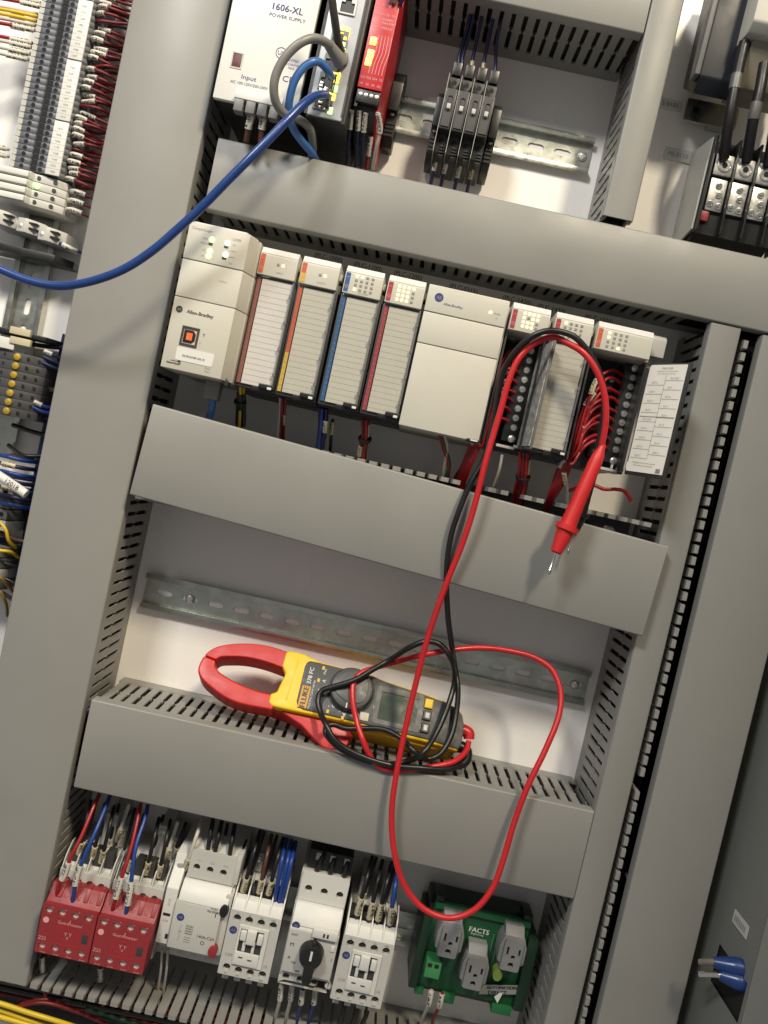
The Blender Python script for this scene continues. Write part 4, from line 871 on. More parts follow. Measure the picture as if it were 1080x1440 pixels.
def red_contactor(lab, u0):
    r = root('safety_contactor', lab, 'contactor', (u0+22, -455, 0), 'two red-fronted safety contactors'); u1 = u0+45
    k = MB(); k.prism([(-452, 5), (-452, 64), (-446, 74), (-404, 76), (-386, 72), (-378, 62), (-375, 50), (-374, 5)], 'vw', u0+0.8, u1-0.4, bev=0.8); k.build('housing', lgrey2, r)
    hs = [(u0+8+9.9*i, -392) for i in range(4)]
    k = MB(); k.holed([(u0+1, -402), (u1-0.6, -402), (u1-0.6, -383), (u0+1, -383)], [circ(a, c, 3.2, 14) for a, c in hs], 'uv', 70, 78); k.build('terminal_deck', lgrey2, r)
    MB().box(u0+2, u1-2, -400, -385, 68, 70.5).build('deck_floor', black, r)
    for i in range(4): q = MB(); q.box(u0+4+9.9*i, u0+11+9.9*i, -380, -366, 58, 68, bev=0.6); q.build('wire_clamp', dgrey, r)
    k = MB()
    for i in range(5): a = u0+1.2+10.5*i; k.prism([(-384, 70), (-384, 78), (-374, 72), (-366, 62), (-366, 56)], 'vw', a, a+0.9, bev=0.25)
    k.build('barrier', lgrey2, r)
    k = MB(); k.box(u0+21, u0+32, -374, -344, 5, 46, 0, 0.8); k.box(u0+35, u0+42, -374, -354, 5, 42, 0, 0.8); k.build('coil_terminal', lgrey2, r)
    for i in range(2): q = MB(); q.lathe((u0+26.5+12*i, -350-10*i, [46, 42][i]), (0, 0, 1), [(0, 3), (1.2, 3), (2, 2)], 10); q.build('coil_screw', screwm, r)
    # red front block
    k = MB(); k.prism([(-443.6, 76), (-443.6, 95.5), (-402.6, 95.5), (-398, 90), (-391, 86), (-391, 78), (-402, 74)], 'vw', u0, u1, bev=0.7); blk = k.build('contact_block', redcon, r)
    hs = [(u0+5.2+11.0*i, -407.6) for i in range(4)]+[(u0+5.2+11.0*i, -438.2) for i in range(4)]
    k = MB(); k.holed(rrect(u0, u1, -443.8, -402.2, 1, 2), [circ(a, c, 3.1, 16) for a, c in hs], 'uv', 96.4, 100); fp = k.build('front_plate', redcon, r)
    for a, c in hs:
        q = MB(); q.cyl((a, c, 96.3), 'w', 3.05, 0.9, 14); q.box(a-2.6, a+2.6, c-0.35, c+0.35, 97.1, 97.4); q.build('terminal_screw', white, fp)
    for i in range(4):
        q = MB(); a = u0+6.4+11*i
        q.prism([(-401, 88), (-399, 93), (-390.5, 86.5), (-389, 80), (-392, 78)], 'vw', a+0.6, a+4.2, bev=0.6); q.prism([(-401, 88), (-399.5, 92), (-393, 86), (-392, 80), (-394, 78)], 'vw', a-5.4, a-1.8, bev=0.6)
        q.build('wire_guard', redcon, r)
    k = MB(); k.box(u0+36.4, u0+41.2, -428.4, -421.2, 99.6, 100.5, 0, 0.3); k.build('marker_frame', dgrey, fp)
    k = MB(); k.holed(rrect(u0+16, u0+33.5, -433.5, -416.5, 1), [rrect(u0+16.5, u0+33.0, -433, -417, 0.8)], 'uv', 100, 100.2); k.holed(circ(u0+24.6, -424.8, 5.6, 24), [circ(u0+24.6, -424.8, 5.2, 24)], 'uv', 100, 100.25)
    k.build('ring_mark', redrel, fp)
    k = MB(); k.cyl((u0+4.6, -415.6, 100), 'w', 2.5, 0.25, 16); k.build('round_mark', inkp, fp)
    lettering(r, inkp, [('Guard', 2.5, u0+19.0, -415.0, 100.3), ('master', 2.5, u0+30.2, -415.0, 100.3), ('l', 4.0, u0+24.4, -413.8, 100.3), ('Y Y', 3.0, u0+24.6, -424, 100.3), ('II', 2.2, u0+24.6, -427, 100.3), ('Z22', 2.8, u0+4.4, -431.0, 100.3)] + [(t, 1.2, u0+8.2+11*i, -404.2, 100.3) for i, t in enumerate(('53', '61', '71', '83'))] + [(t, 1.2, u0+7+11*i, -442.6, 100.3) for i, t in enumerate(('54 NO', '62 NC', '72 NC', '84 NO'))])
    k = MB(); k.box(u0+33.5, u0+40, -452, -444, 50, 72, 0, 0.5); k.box(u0+3, u0+9, -452, -444, 50, 72, 0, 0.5); k.build('lower_clamp', lgrey2, r)
    return r
red_contactor('left red-fronted safety contactor, against the tall left duct', -204.6)
red_contactor('right red-fronted safety contactor, beside the grey motor starter', -158.6)

# motor starter with red stop button
g = root('motor_starter', 'light grey motor starter with black start and red stop buttons', 'motor starter', (-80, -440, 0))
k = MB(); k.prism([(-446, 5), (-446, 62), (-438, 65.2), (-424, 65.2), (-424, 84), (-384, 84), (-376, 76), (-366, 70.2), (-346, 70.2), (-342, 60), (-342, 5)], 'vw', -100, -56.5, bev=0.9); k.build('housing', lgrey2, g)
MB().box(-101, -62, -423.4, -383, 82, 88, bev=0.9).build('front_panel', lgrey2, g)
MB().prism([(-382.6, 83), (-382.6, 87.6), (-375, 84), (-369, 77), (-369, 70)], 'vw', -99.8, -58.4, bev=0.8).build('curved_hood', white, g)
hole_plate(g, 'terminal_deck', -98.6, -57.6, -368, -344.5, 68, 75, [(-92+11.5*i, -358.5) for i in range(3)], lgrey2, 3.0, fm=dgrey)
hole_plate(g, 'lower_deck', -100.5, -62, -440, -424.4, 64, 70, [(-93+11.5*i, -428.5) for i in range(3)], lgrey, 3.2, fm=dgrey)
k = MB(); k.box(-60.2, -55.6, -366, -342, 40, 76, 0, 0.8); k.box(-61.6, -55.9, -423, -372, 60, 83.5, 0, 0.8); k.build('side_rail', lgrey2, g)
for c, mt, nm in (((-60.5, -383.6), black, 'start_button'), ((-62.5, -418.5), redcon, 'stop_button')):
    k = MB(); k.prism(circ(c[0], c[1], 3.7, 20, 0, 5.2), 'uv', 80, 88.6 if mt is black else 90.5, bev=1.2); k.build(nm, mt, g)
k = MB(); logo(k, -94.6, -396.0, 88.05, 3.2); k.build('round_logo', [inkb, inkg], g)
lettering(g, inkd, [('140A-C2A', 2.5, -70.5, -408.6, 88.2), ('O', 3.4, -72.4, -413.6, 88.2), ('I', 3.0, -66.4, -388.4, 88.2, dict(bold=0.15)), ('PUSH', 1.7, -68.4, -383.2+0.0, 88.2), ('TO START', 1.7, -68.4, -385.8, 88.2, dict(bold=0.12))])
k = MB()
for i in range(4): k.box(-88.4+0.0, -82.6, -402.5-2.1*i, -401.9-2.1*i, 88, 88.2)
for i in range(5): k.box(-88.4+1.4*i, -88.1+1.4*i, -409.4, -400.6, 88, 88.2)
for i in range(3): k.box(-88.4, -83, -412.0-2*i, -411.5-2*i, 88, 88.2)
k.box(-92.9, -92.6, -416, -402, 88, 88.2); k.box(-94, -91, -408.3, -407.9, 88, 88.2); k.build('wiring_diagram', inkg, g)
lettering(g, inkg, [('1 L1', 1.5, -91, -352.3, 75.2), ('3 L2', 1.5, -79.5, -352.3, 75.2), ('5 L3', 1.5, -68, -352.3, 75.2), ('2 T1', 1.5, -91, -436.8, 70.2), ('4 T2', 1.5, -79.5, -436.8, 70.2), ('6 T3', 1.5, -68, -436.8, 70.2)], 'terminal_numbers')
k = MB(); k.prism([(-441, 5), (-441, 60), (-424, 76), (-424, 84), (-376, 84), (-362, 72), (-352, 70), (-352, 5)], 'vw', -111.6, -101.6, bev=0.8); ax = k.build('auxiliary_switch', white, g)
q = MB(); q.lathe((-106, -362, 71), (0, 0, 1), [(0, 3), (1.6, 3), (2.2, 2)], 12); q.build('switch_screw', screwm, ax)
k = MB(); k.box(-110, -104, -399.4, -397.6, 84, 84.6); k.box(-104.6, -102.4, -419, -415, 83.8, 84.4); k.build('black_slot', black, ax)
lettering(g, inkg, [('21 22', 1.8, -107, -388, 84.2, dict(rot=1.57)), ('ASA', 1.9, -107, -404, 84.2), ('11', 1.5, -109, -417, 84.2), ('12', 1.5, -109, -421.6, 84.2)], 'switch_lettering')

# breaker with the black rotary knob
g = root('rotary_breaker', 'white motor protection breaker with big black rotary knob', 'breaker', (17, -440, 0))
k = MB(); k.prism([(-440, 5), (-440, 66), (-437, 75.2), (-386, 75.2), (-378, 75), (-370, 64.2), (-348, 64.2), (-344, 5)], 'vw', -4.6, 38, bev=0.9); k.build('housing', lgrey2, g)
MB().prism([(-423.8, 76), (-423.8, 84.6), (-386.8, 84.6), (-384.5, 83), (-384, 76)], 'vw', -3.9, 38.2, bev=0.8).build('front_panel', lgrey2, g)
MB().prism([(-384, 76), (-384, 83), (-377, 79), (-369.5, 72), (-369.5, 62)], 'vw', -3.4, 37.4, bev=1.0).build('curved_hood', white, g)
hole_plate(g, 'terminal_deck', -3.2, 37.6, -369, -346, 62, 69, [(4.2+13.6*i, -358.5) for i in range(3)], white, 3.2, fm=dgrey)
hole_plate(g, 'lower_deck', -4.4, 38.2, -437.5, -424.2, 72, 80, [(1.5+12.2*i, -430.8) for i in range(4)], lgrey2, 3.0, fm=dgrey)
kn = (18.2, -402.6)
k = MB(); k.lathe((kn[0], kn[1], 84.5), (0, 0, 1), [(0, 10.4), (9, 9.6), (10.4, 8.8), (10.6, 0.2)], 32); knb = k.build('rotary_knob', black, g, sharp=0.5)
k = MB(); k.prism([(kn[0]-4.0, kn[1]-6), (kn[0]+4.8, kn[1]-6), (kn[0]+4.6, kn[1]-19.5), (kn[0]+3, kn[1]-22), (kn[0]-2, kn[1]-22), (kn[0]-3.6, kn[1]-19.5)], 'uv', 86, 96, bev=1.2); k.build('knob_lever', black, knb)
k = MB(); k.prism([(kn[0]-1.2, kn[1]+9), (kn[0]+2.4, kn[1]+8.6), (kn[0]+1.4, kn[1]+12.4), (kn[0], kn[1]+12.4)], 'uv', 85, 92, bev=0.6); k.build('knob_nose', black, knb)
MB().box(kn[0]-0.9, kn[0]+0.9, kn[1]-1.5, kn[1]+6.6, 95, 95.35).build('knob_pointer', inkw, knb)
k = MB(); k.box(15.6, 36.6, -388.4, -381.4, 80, 87.8, bev=0.7); lk = k.build('label_holder', white, g)
k = MB(); k.box(24.4, 26, -386.6, -383.4, 87.7, 88); k.box(27.6, 29.2, -386.6, -383.4, 87.7, 88); k.build('holder_mark', inkd, lk)
k = MB(); logo(k, 0.6, -384.2+0.4, 83.7, 3.3); k.build('round_logo', [inkb, inkg], g)
k = MB(); k.box(33.0, 36.4, -398.4, -393.6, 84.4, 85.6, 0, 0.4); k.build('test_button', white, g)
lettering(g, inkd, [('1', 2.6, 35.6, -405.8, 84.9), ('RESET', 1.5, 1.4, -391.0, 84.9), ('TRIP', 1.5, 5, -414.8, 84.9), ('OFF', 1.5, 9.6, -421.3, 84.9, dict(bold=0.1)), ('M', 3.2, 0.8, -399.6, 84.9), ('A', 2.6, 0.6, -411, 84.9)])
k = MB(); k.box(-1.6, 36.8, -346.5, -330, 8, 56, 0, 0.8); tb = k.build('terminal_adapter', black, g)
for i in range(3): q = MB(); q.box(4.6+12.4*i, 9.4+12.4*i, -338, -331.6, 48, 58, bev=0.7); q.build('adapter_clamp', lgrey, tb)

# outlet board
g = root('outlet_board', 'green circuit board carrying three grey power outlets', 'outlet board', (160, -440, 0))
k = MB(); k.prism([(-446, 3), (-446, 30), (-436, 36), (-364, 36), (-361, 28), (-361, 3)], 'vw', 113.5, 206.5, bev=0.8); k.box(109, 116.4, -438, -372, 3, 46, 0, 1); k.box(203.6, 213, -438, -372, 3, 46, 0, 1); k.box(117, 124, -359, -353, 20, 42, 0, 0.8); k.box(196, 204, -359, -353, 20, 42, 0, 0.8); k.build('rail_carrier', M('dark_green_plastic', (0.010, 0.035, 0.016), 0.4), g)
MB().box(116.6, 203.6, -437.5, -358, 38.4, 40, bev=0.3).build('circuit_board', pcbg, g)
for q_ in ((117.2, 203, -364, -358.6, 40, 43.5), (116.2, 124, -445, -437.8, 30, 42), (140, 152, -446, -437.8, 30, 44), (186, 203.8, -446, -437.8, 30, 43)): MB().box(*q_, bev=0.7).build('board_edge_clip', M('dark_green_clip', (0.02, 0.16, 0.05), 0.45), g)
def outlet(px, py):
    cu, cv, _ = P(px, py, 62); 
    k = MB(); k.prism([(cu-8.6, cv-15.4), (cu+7.6, cv-15.4), (cu+9.0, cv-10.4), (cu+11.6, cv-8.6), (cu+11.6, cv+5.6), (cu+8.8, cv+13.6), (cu-9.2, cv+13.6), (cu-11.8, cv+5.6), (cu-11.8, cv-8.6), (cu-9.0, cv-10.4)], 'uv', 40, 59.5, bev=0.9); k.prism([(cv+12, 41), (cv+12, 59), (cv+20, 50), (cv+20, 41)], 'vw', cu-8.6, cu+8.2, bev=0.8)
    o = k.build('outlet', outl, g)
    fo = rrect(cu-8.4, cu+7.8, cv-14.6, cv+12.4, 2)
    hl = [[(cu-5.8, cv-1.2), (cu-3.9, cv-1.2), (cu-3.9, cv+6.4), (cu-5.8, cv+6.4)], [(cu+4.4, cv-0.4), (cu+6.3, cv-0.4), (cu+6.3, cv+5.6), (cu+4.4, cv+5.6)], circ(cu+0.6, cv-2.2, 2.0, 12), [(cu-2.4, cv-11), (cu+2.4, cv-11), (cu+2.4, cv-8.6), (cu+1.4, cv-7.0), (cu-1.4, cv-7.0), (cu-2.4, cv-8.6)]]
    k = MB(); k.holed(fo, hl, 'uv', 59.6, 62.2); k.build('outlet_face', outl, o)
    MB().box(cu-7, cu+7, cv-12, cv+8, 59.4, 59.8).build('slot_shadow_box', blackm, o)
outlet(633, 1324); outlet(668, 1369); outlet(721, 1343)
k = MB(); k.box(118.6, 132, -419.5, -405, 40, 56, bev=0.6); tbk = k.build('terminal_connector', pcbl, g)
for i in range(2): q = MB(); q.box(120+6*i, 123.6+6*i, -409.5, -406.5, 55.8, 56.6); q.build('terminal_slot', black, tbk)
lettering(g, inkw, [('FACTS', 4.4, *P(674, 1309, 40.5)[:2], 40.3, dict(bold=0.15)), ('Engineering', 1.7, *P(671, 1314, 40.5)[:2], 40.3), ('POWER-3', 1.9, *P(669, 1320, 40.5)[:2], 40.3, dict(bold=0.1))])
k = MB(); u_, v_, _ = P(668, 1330, 40)
for q in ((u_-7, u_+5, v_+3, v_+3.3), (u_-7, u_+5, v_-3.3, v_-3), (u_-7, u_-6.7, v_-3, v_+3), (u_+4.7, u_+5, v_-3, v_+3)): k.box(*q, 39.9, 40.2)
for i in range(6): k.box(u_+14+4*i, u_+14.3+4*i, v_-20+3*i, v_+14, 39.9, 40.15)
k.build('board_traces', M('trace_pale_green', (0.25, 0.40, 0.30), 0.5), g)
k = MB(); u_, v_, _ = P(702, 1395, 46); k.prism([(u_-17, v_-7), (u_+19, v_+1), (u_+17, v_+9), (u_-15, v_+2)], 'uv', 44, 44.5); stk = k.build('maker_sticker', M('sticker_grey', (0.30, 0.30, 0.28), 0.5), g)
lettering(stk, inkd, [('AUTOMATION', 2.8, u_+1.5, v_+3.4, 44.7, dict(rot=0.2, bold=0.25)), ('DIRECT', 3.4, u_-1, v_-1.6, 44.7, dict(rot=0.2, bold=0.25))], 'sticker_lettering')
k = MB(); k.prism([(u_+1.5, v_-1), (u_+3.5, v_-2), (u_+1, v_-11), (u_-3, v_-6)], 'uv', 44.5, 44.8); k.build('sticker_star', inkw, g)
k = MB(); u_, v_, _ = P(699, 1368, 46); k.prism(circ(u_, v_, 4.4, 10, 0, 5.6), 'uv', 40, 50, bev=0.8); k.build('green_button', M('lime_cap', (0.35, 0.50, 0.10), 0.5), g)

# ------------------------------------------------------------------ wires of the bottom row
GR = 'wires of the two red safety contactors'
wire('wire', 'bright red wire into the left red contactor', [P(140, 1116, 62), P(130, 1139, 72), P(115, 1175, 84), P(99, 1207, 92), P(90, 1232, 92), P(83, 1243, 92), P(80, 1266, 90)], 1.7, wred, GR, sleeves=[(58, 74, slv, 2.7)])
wire('wire', 'blue wire into the left red contactor', [P(155, 1118, 62), P(149, 1134, 70), P(135, 1168, 84), P(120, 1202, 92), P(109, 1230, 94), P(102, 1269, 92)], 1.8, wblue, GR, sleeves=[(60, 77, slv, 2.7)])
wire('wire', 'bright red wire into the right red contactor', [P(198, 1130, 62), P(194, 1151, 72), P(183, 1197, 86), P(172, 1231, 94), P(163, 1262, 94), P(158, 1280, 92)], 1.7, wred, GR, sleeves=[(60, 78, slv, 2.8)])
wire('wire', 'blue wire into the right red contactor', [P(208, 1132, 62), P(203, 1154, 72), P(192, 1187, 84), P(186, 1224, 92), P(184, 1248, 94), P(177, 1285, 92)], 1.8, wblue, GR, sleeves=[(62, 82, slv, 2.8)])
def drop(lab, x, y, x2, y2, mat, w=66, w2=50, grp='black wires dropping into the contactors', sl=slc, r=1.7, s=(3, 15)):
    wire('wire', lab, [P(x, y, w), P(x+(x2-x)*0.3, y+(y2-y)*0.3, w+4), P(x+(x2-x)*0.7, y+(y2-y)*0.7, w), P(x2, y2, w2)], r, mat, grp, sleeves=[(s[0], s[1], sl, r+0.9)] if sl else [])
ordn = ['first', 'second', 'third', 'fourth', 'fifth', 'sixth', 'seventh', 'eighth']
for i, (x, y, x2, y2, wv) in enumerate([(110, 1204, 128, 1126, 66), (129, 1210, 148, 1130, 66), (141, 1216, 161, 1134, 66), (164, 1183, 182, 1130, 48), (180, 1228, 203, 1145, 66), (204, 1232, 224, 1150, 66), (222, 1236, 240, 1153, 66), (232, 1212, 250, 1155, 48)]):
    drop('black wire with a printed sleeve above the red contactors, %s from the left' % ordn[i], x, y, x2, y2, wblack if i not in (3, 7) else wwhite, wv)
drop('white wire bending into the auxiliary switch of the motor starter', 260, 1224, 285, 1150, wwhite, 70, 52, s=(2, 13))
for i, (x, y, x2, y2) in enumerate([(291, 1202, 300, 1150), (300, 1208, 312, 1155), (321, 1214, 330, 1160)]):
    drop('black wire into the top of the grey motor starter, %s from the left' % ordn[i], x, y, x2, y2, wblack, 66, 52, r=2.0, s=(0, 6), sl=slv)
for i, (x, y, x2, y2, mt) in enumerate([(340, 1258, 366, 1168, wblack), (363, 1260, 382, 1174, wbrn), (376, 1262, 398, 1178, wblack)]):
    drop('dark wire with sleeve into the contactor beside the red stop button, %s from the left' % ordn[i], x, y, x2, y2, mt, 72, 50, s=(4, 17))
for i, (x, y, x2, y2) in enumerate([(386, 1268, 402, 1180), (392, 1271, 410, 1182), (397, 1268, 416, 1184)]):
    drop('blue wire beside the black rotary knob breaker, %s from the left' % ordn[i], x, y, x2, y2, wblue, 74, 50, sl=None, r=1.9)
for i, (x, y, x2, y2) in enumerate([(444, 1228, 460, 1190), (463, 1232, 474, 1195), (483, 1236, 492, 1200)]):
    drop('thick black wire into the adapter above the rotary knob breaker, %s from the left' % ordn[i], x, y, x2, y2, wblack, 56, 46, sl=None, r=2.3)
for i, (x, y, x2, y2, mt) in enumerate([(501, 1290, 524, 1205, wblack), (518, 1296, 538, 1210, wblack), (530, 1298, 551, 1213, wblack), (547, 1304, 560, 1218, wblue)]):
    drop('wire with cream sleeve into the contactor left of the outlet board, %s from the left' % ordn[i], x, y, x2, y2, mt, 74, 52, s=(4, 20), r=1.9)
for i, (x, y, x2, y2) in enumerate([(120, 1186, 136, 1124), (152, 1192, 168, 1130), (175, 1196, 190, 1136), (214, 1200, 230, 1146), (244, 1204, 262, 1156), (350, 1240, 372, 1168), (368, 1244, 390, 1174), (508, 1268, 530, 1205), (540, 1276, 556, 1216), (452, 1226, 466, 1190), (310, 1210, 320, 1158), (388, 1250, 404, 1178)]):
    drop('plain thin black wire hanging behind the sleeved wires, %s from the left' % (ordn+['ninth', 'tenth', 'eleventh', 'last'])[sorted([120, 152, 175, 214, 244, 350, 368, 508, 540, 452, 310, 388]).index(x)], x, y, x2, y2, wblack, 42, 36, 'plain black wires behind the sleeved wires', slv if i % 3 == 1 else None, 1.5, (2, 11))
# wires leaving downwards
def down(lab, x, y, x2, y2, mat, w=66, w2=50, sl=slv, r=1.6, s=(1, 14), grp='wires leaving the bottom row downwards'):
    wire('wire', lab, [P(x, y, w), P(x+(x2-x)*0.25, y+(y2-y)*0.4, w), P(x2, y2, w2), P(x2+3, y2+22, w2-10)], r, mat, grp, sleeves=[(s[0], s[1], sl, r+0.9)] if sl else [])
down('red wire with white sleeve under the left red contactor', 59, 1345, 62, 1386, wred)
down('dark wire with grey sleeve under the right red contactor', 141, 1360, 142, 1392, wdred)
for i, x in enumerate((228, 236)): down('thin white wire below the motor starter, %s of two' % ['left', 'right'][i], x, 1335, x-6, 1398, wwhite, sl=None, r=1.1, s=(0, 9))
for i, (x, mt) in enumerate(((396, wwhite), (411, wwhite), (426, wblue), (444, wblue))): down('%s wire with sleeve below the rotary knob breaker, %s from the left' % (['white', 'white', 'blue', 'blue'][i], ordn[i]), x, 1384+6*(i > 1), x-9, 1436, mt)
for i, x in enumerate((486, 504, 518)): down('black wire below the contactor left of the outlet board, %s from the left' % ordn[i], x, 1404+4*i, x-10, 1446, wblack, sl=None, r=2.1)
for i, (x, y, mt) in enumerate(((607, 1392, wwhite), (622, 1396, wred))): down('%s wire from the green connector of the outlet board' % ['white', 'red and white'][i], x, y, x-14, 1438, mt, 54, 30)
# ------------------------------------------------------------------ left edge: terminal blocks
def term_block(v):
    r = root('terminal_block', 'grey terminal block in the tall strip at the top left', 'terminal block', (-356, v, 0), 'tall strip of grey terminal blocks')
    k = MB(); k.prism([(-379, 8), (-379, 30), (-376.4, 45), (-362, 45), (-361, 42.6), (-359.6, 42.6), (-358.8, 45), (-346.6, 45), (-334, 38), (-331, 26), (-331, 8)], 'uw', v, v+5.0, bev=0.22, seg=1); k.build('terminal_body', tgrey, r)
    MB().box(-378.8, -374.6, v+0.3, v+4.7, 44.2, 45.5).build('terminal_edge', lgrey, r)
    for a, s_ in ((-368.6, 1.9), (-352.4, 1.95)):
        q = MB(); q.cyl((a, v+2.5, 44.8), 'w', s_, 0.35, 10); q.build('terminal_hole', blackm, r)
    MB().box(-360.2, -355.6, v+0.4, v+4.6, 44.2, 45.35).build('square_hole', blackm, r)
    return r
tb0 = term_block(186.6)
def nth(n): return '%d%s' % (n, 'th' if 10 <= n % 100 <= 20 else {1: 'st', 2: 'nd', 3: 'rd'}.get(n % 10, 'th'))
tb0['label'] = 'grey terminal block at the foot of the tall strip, top left'
for i in range(1, 36): copy_tree(tb0, (0, 5.2*i, 0), label='grey terminal block, %s from the foot of the tall strip' % nth(i+1))
for j, (a, c) in enumerate(((186.6, 232.0), (233.2, 283.6), (284.8, 334.4), (335.6, 372))):
    r = MB().box(-347.0, -334.6, a, c, 45.2, 47.0, bev=0.4).build('marker_strip', white, None, ['white marker strip at the foot of the tall terminal strip', 'white marker strip on the tall terminal strip, second from its foot', 'white marker strip on the tall terminal strip, third from its foot', 'white marker strip on the tall terminal strip, cut by the top edge'][j], 'marker strip', 'white marker strips')
    k = MB(); n = int((c-a)/5.2)
    for i in range(n):
        letters(k, str(random.randint(1000, 1999)), 1.9, -341+random.uniform(-0.4, 0.4), a+2.6+5.2*i, 47.15, sx=0.9)
        if i: k.box(-346.8, -334.8, a+5.2*i-0.1, a+5.2*i+0.1, 46.9, 47.06)
    k.build('lettering', inkg, r)
for i in range(34):
    v = 188.5+5.2*i+random.uniform(-0.5, 0.5); dv = random.uniform(-5, 3)
    wire('wire', 'dark red wire right of the tall terminal strip, %s from its foot' % nth(i+1), [(-336, v, 33), (-330, v+random.uniform(-1, 1), 38+random.uniform(-3, 5)), (-316, v+dv*0.4, 37+random.uniform(-4, 6)), (-302, v+dv, 34+random.uniform(-8, 6)), (-284, v+dv*1.4, 26)], 1.35, wdred, 'dark red wires right of the terminal strip', sleeves=[(4+random.uniform(0, 3), 17+random.uniform(-2, 2), slv, 2.1)] if i % 7 != 5 else [])
for i in range(26):
    v = 184+7*i+random.uniform(-2, 2)
    wire('wire', 'shadowed dark red wire lying deep between terminal strip and duct', [(-338, v, 18), (-320, v+random.uniform(-3, 3), 20), (-303, v+random.uniform(-6, 6), 22), (-283, v+random.uniform(-8, 8), 16)], 1.4, wdred if i % 3 else wbrn, 'deep dark red wires right of the terminal strip')
# wires on the left of the strip
for i, (y, mt, x0) in enumerate(((8, wred, 60), (2, wwhite, 58), (22, wyel, 54), (18, wwhite, 52), (41, wred, 50), (34, wwhite, 50), (59, wred, 46), (65, wwhite, 45), (74, wwhite, 43), (82, wwhite, 40), (208, wwhite, 12), (218, wwhite, 12), (28, wyel, 52))):
    wire('wire', '%s wire entering the tall terminal strip from the left edge, row %s from the top' % ({id(wred): 'red', id(wwhite): 'white', id(wyel): 'yellow'}[id(mt)], ['second', 'first', 'fourth', 'third', 'seventh', 'sixth', 'eighth', 'ninth', 'tenth', 'eleventh', 'twelfth', 'last', 'fifth'][i]),
         [P(x0, y+2, 36), P(x0-8, y, 42), P(x0-30, y-5, 46), P(x0-70, y-12, 46)], 1.5, mt, 'wires left of the terminal strip', sleeves=[(4, 20, slv, 2.3)] if i not in (2, 3, 5, 12) else [])
for i in range(3):
    MB().box(*(lambda q: (q[0]-6, q[0]+6, q[1]-2, q[1]+2, 40, 44))(P(24, 16+11*i, 42)), bev=0.6).build('wire_tag', M('cream_tag', (0.62, 0.52, 0.36), 0.5), None, 'cream wire tag at the top left corner, %s of three from the top' % ['first', 'second', 'third'][i], 'wire tag', 'cream wire tags')
# white relay terminals with the green light
def relay_terminal(v, i):
    r = root('relay_terminal', ['white slim terminal, lowest of four below the grey terminal strip', 'white slim terminal, second from below in the four below the strip', 'white slim terminal with the lit green light below the strip', 'white slim terminal, topmost of four below the strip'][i], 'terminal', (-355, v, 0), 'four white slim terminals')
    k = MB(); k.prism([(-410, 8), (-410, 50), (-357, 50), (-355, 46), (-338, 42), (-330, 36), (-329, 8)], 'uw', v, v+6.3, bev=0.4); k.build('terminal_body', lgrey2, r)
    MB().box(-409, -357.6, v+0.8, v+5.6, 49.5, 52.5, bev=0.7).build('white_cap', white, r)
    for a, w_ in ((-351.6, 45.2), (-338.4, 42.2)):
        q = MB(); q.cyl((a, v+3.1, w_-0.6), 'w', 1.9, 0.9, 12); q.build('terminal_hole', dgrey, r)
    if i == 2: q = MB(); q.lathe((-351.4, v+3.1, 45.6), (0, 0, 1), [(0, 2.3), (1.2, 2.3), (2.2, 1.4)], 14); q.build('status_light', lgn, r)
for i in range(4): relay_terminal(158.2+6.8*i, i)
for i in range(3):
    wire('wire', 'dark red wire with white sleeve beside the white slim terminals, %s from the top' % ordn[i], [(-331, 180-8*i, 30), (-322, 180-8*i, 36), (-308, 178-8*i, 34), (-284, 174-8*i, 26)], 1.4, wdred, 'wires of the white slim terminals', sleeves=[(3, 19, slv, 2.3)])
# white end stops and black partition below
def end_stop(lab, px, py, w, sc=1.0):
    u_, v_, _ = P(px, py, w); r = root('end_stop', lab, 'end stop', (u_, v_, 0), 'white rail end stops')
    k = MB(); k.prism([(u_-10*sc, 8), (u_-10*sc, w), (u_-2, w+2), (u_+5*sc, w-3), (u_+11*sc, w-9), (u_+11*sc, 8)], 'uw', v_-6, v_+6, bev=0.9); k.build('stop_body', lgrey2, r)
    q = MB(); q.lathe((u_-6*sc, v_-1, w), (0, 0, 1), [(0, 2.4), (1, 2.4), (1.6, 1.4)], 12); q.build('stop_screw', screwm, r)
    k = MB(); k.box(u_+0, u_+7*sc, v_-2.6, v_-0.8, w-8, w+0.3); k.box(u_+0, u_+7*sc, v_+2.4, v_+3.6, w-8, w+0.6); k.build('stop_slot', black, r)
end_stop('white end stop on the vertical rail, left of two', 40, 318, 44); end_stop('white end stop on the vertical rail, right of two', 70, 330, 44)
end_stop('white end stop cut off by the left edge', 4, 306, 44, 1.1)
k = MB(); k.prism([(-400, 8), (-400, 40), (-330, 36), (-318, 22), (-318, 8)], 'uw', 116.5, 123, bev=0.6); k.build('end_plate', black, None, 'black end plate under the white end stops on the vertical rail', 'end plate')
wire('wire', 'blue wire with white sleeve below the white end stops', [P(84, 342, 38), P(92, 346, 38), P(104, 352, 34), P(116, 356, 24)], 1.6, wblue, sleeves=[(3, 15, slv, 2.4)])
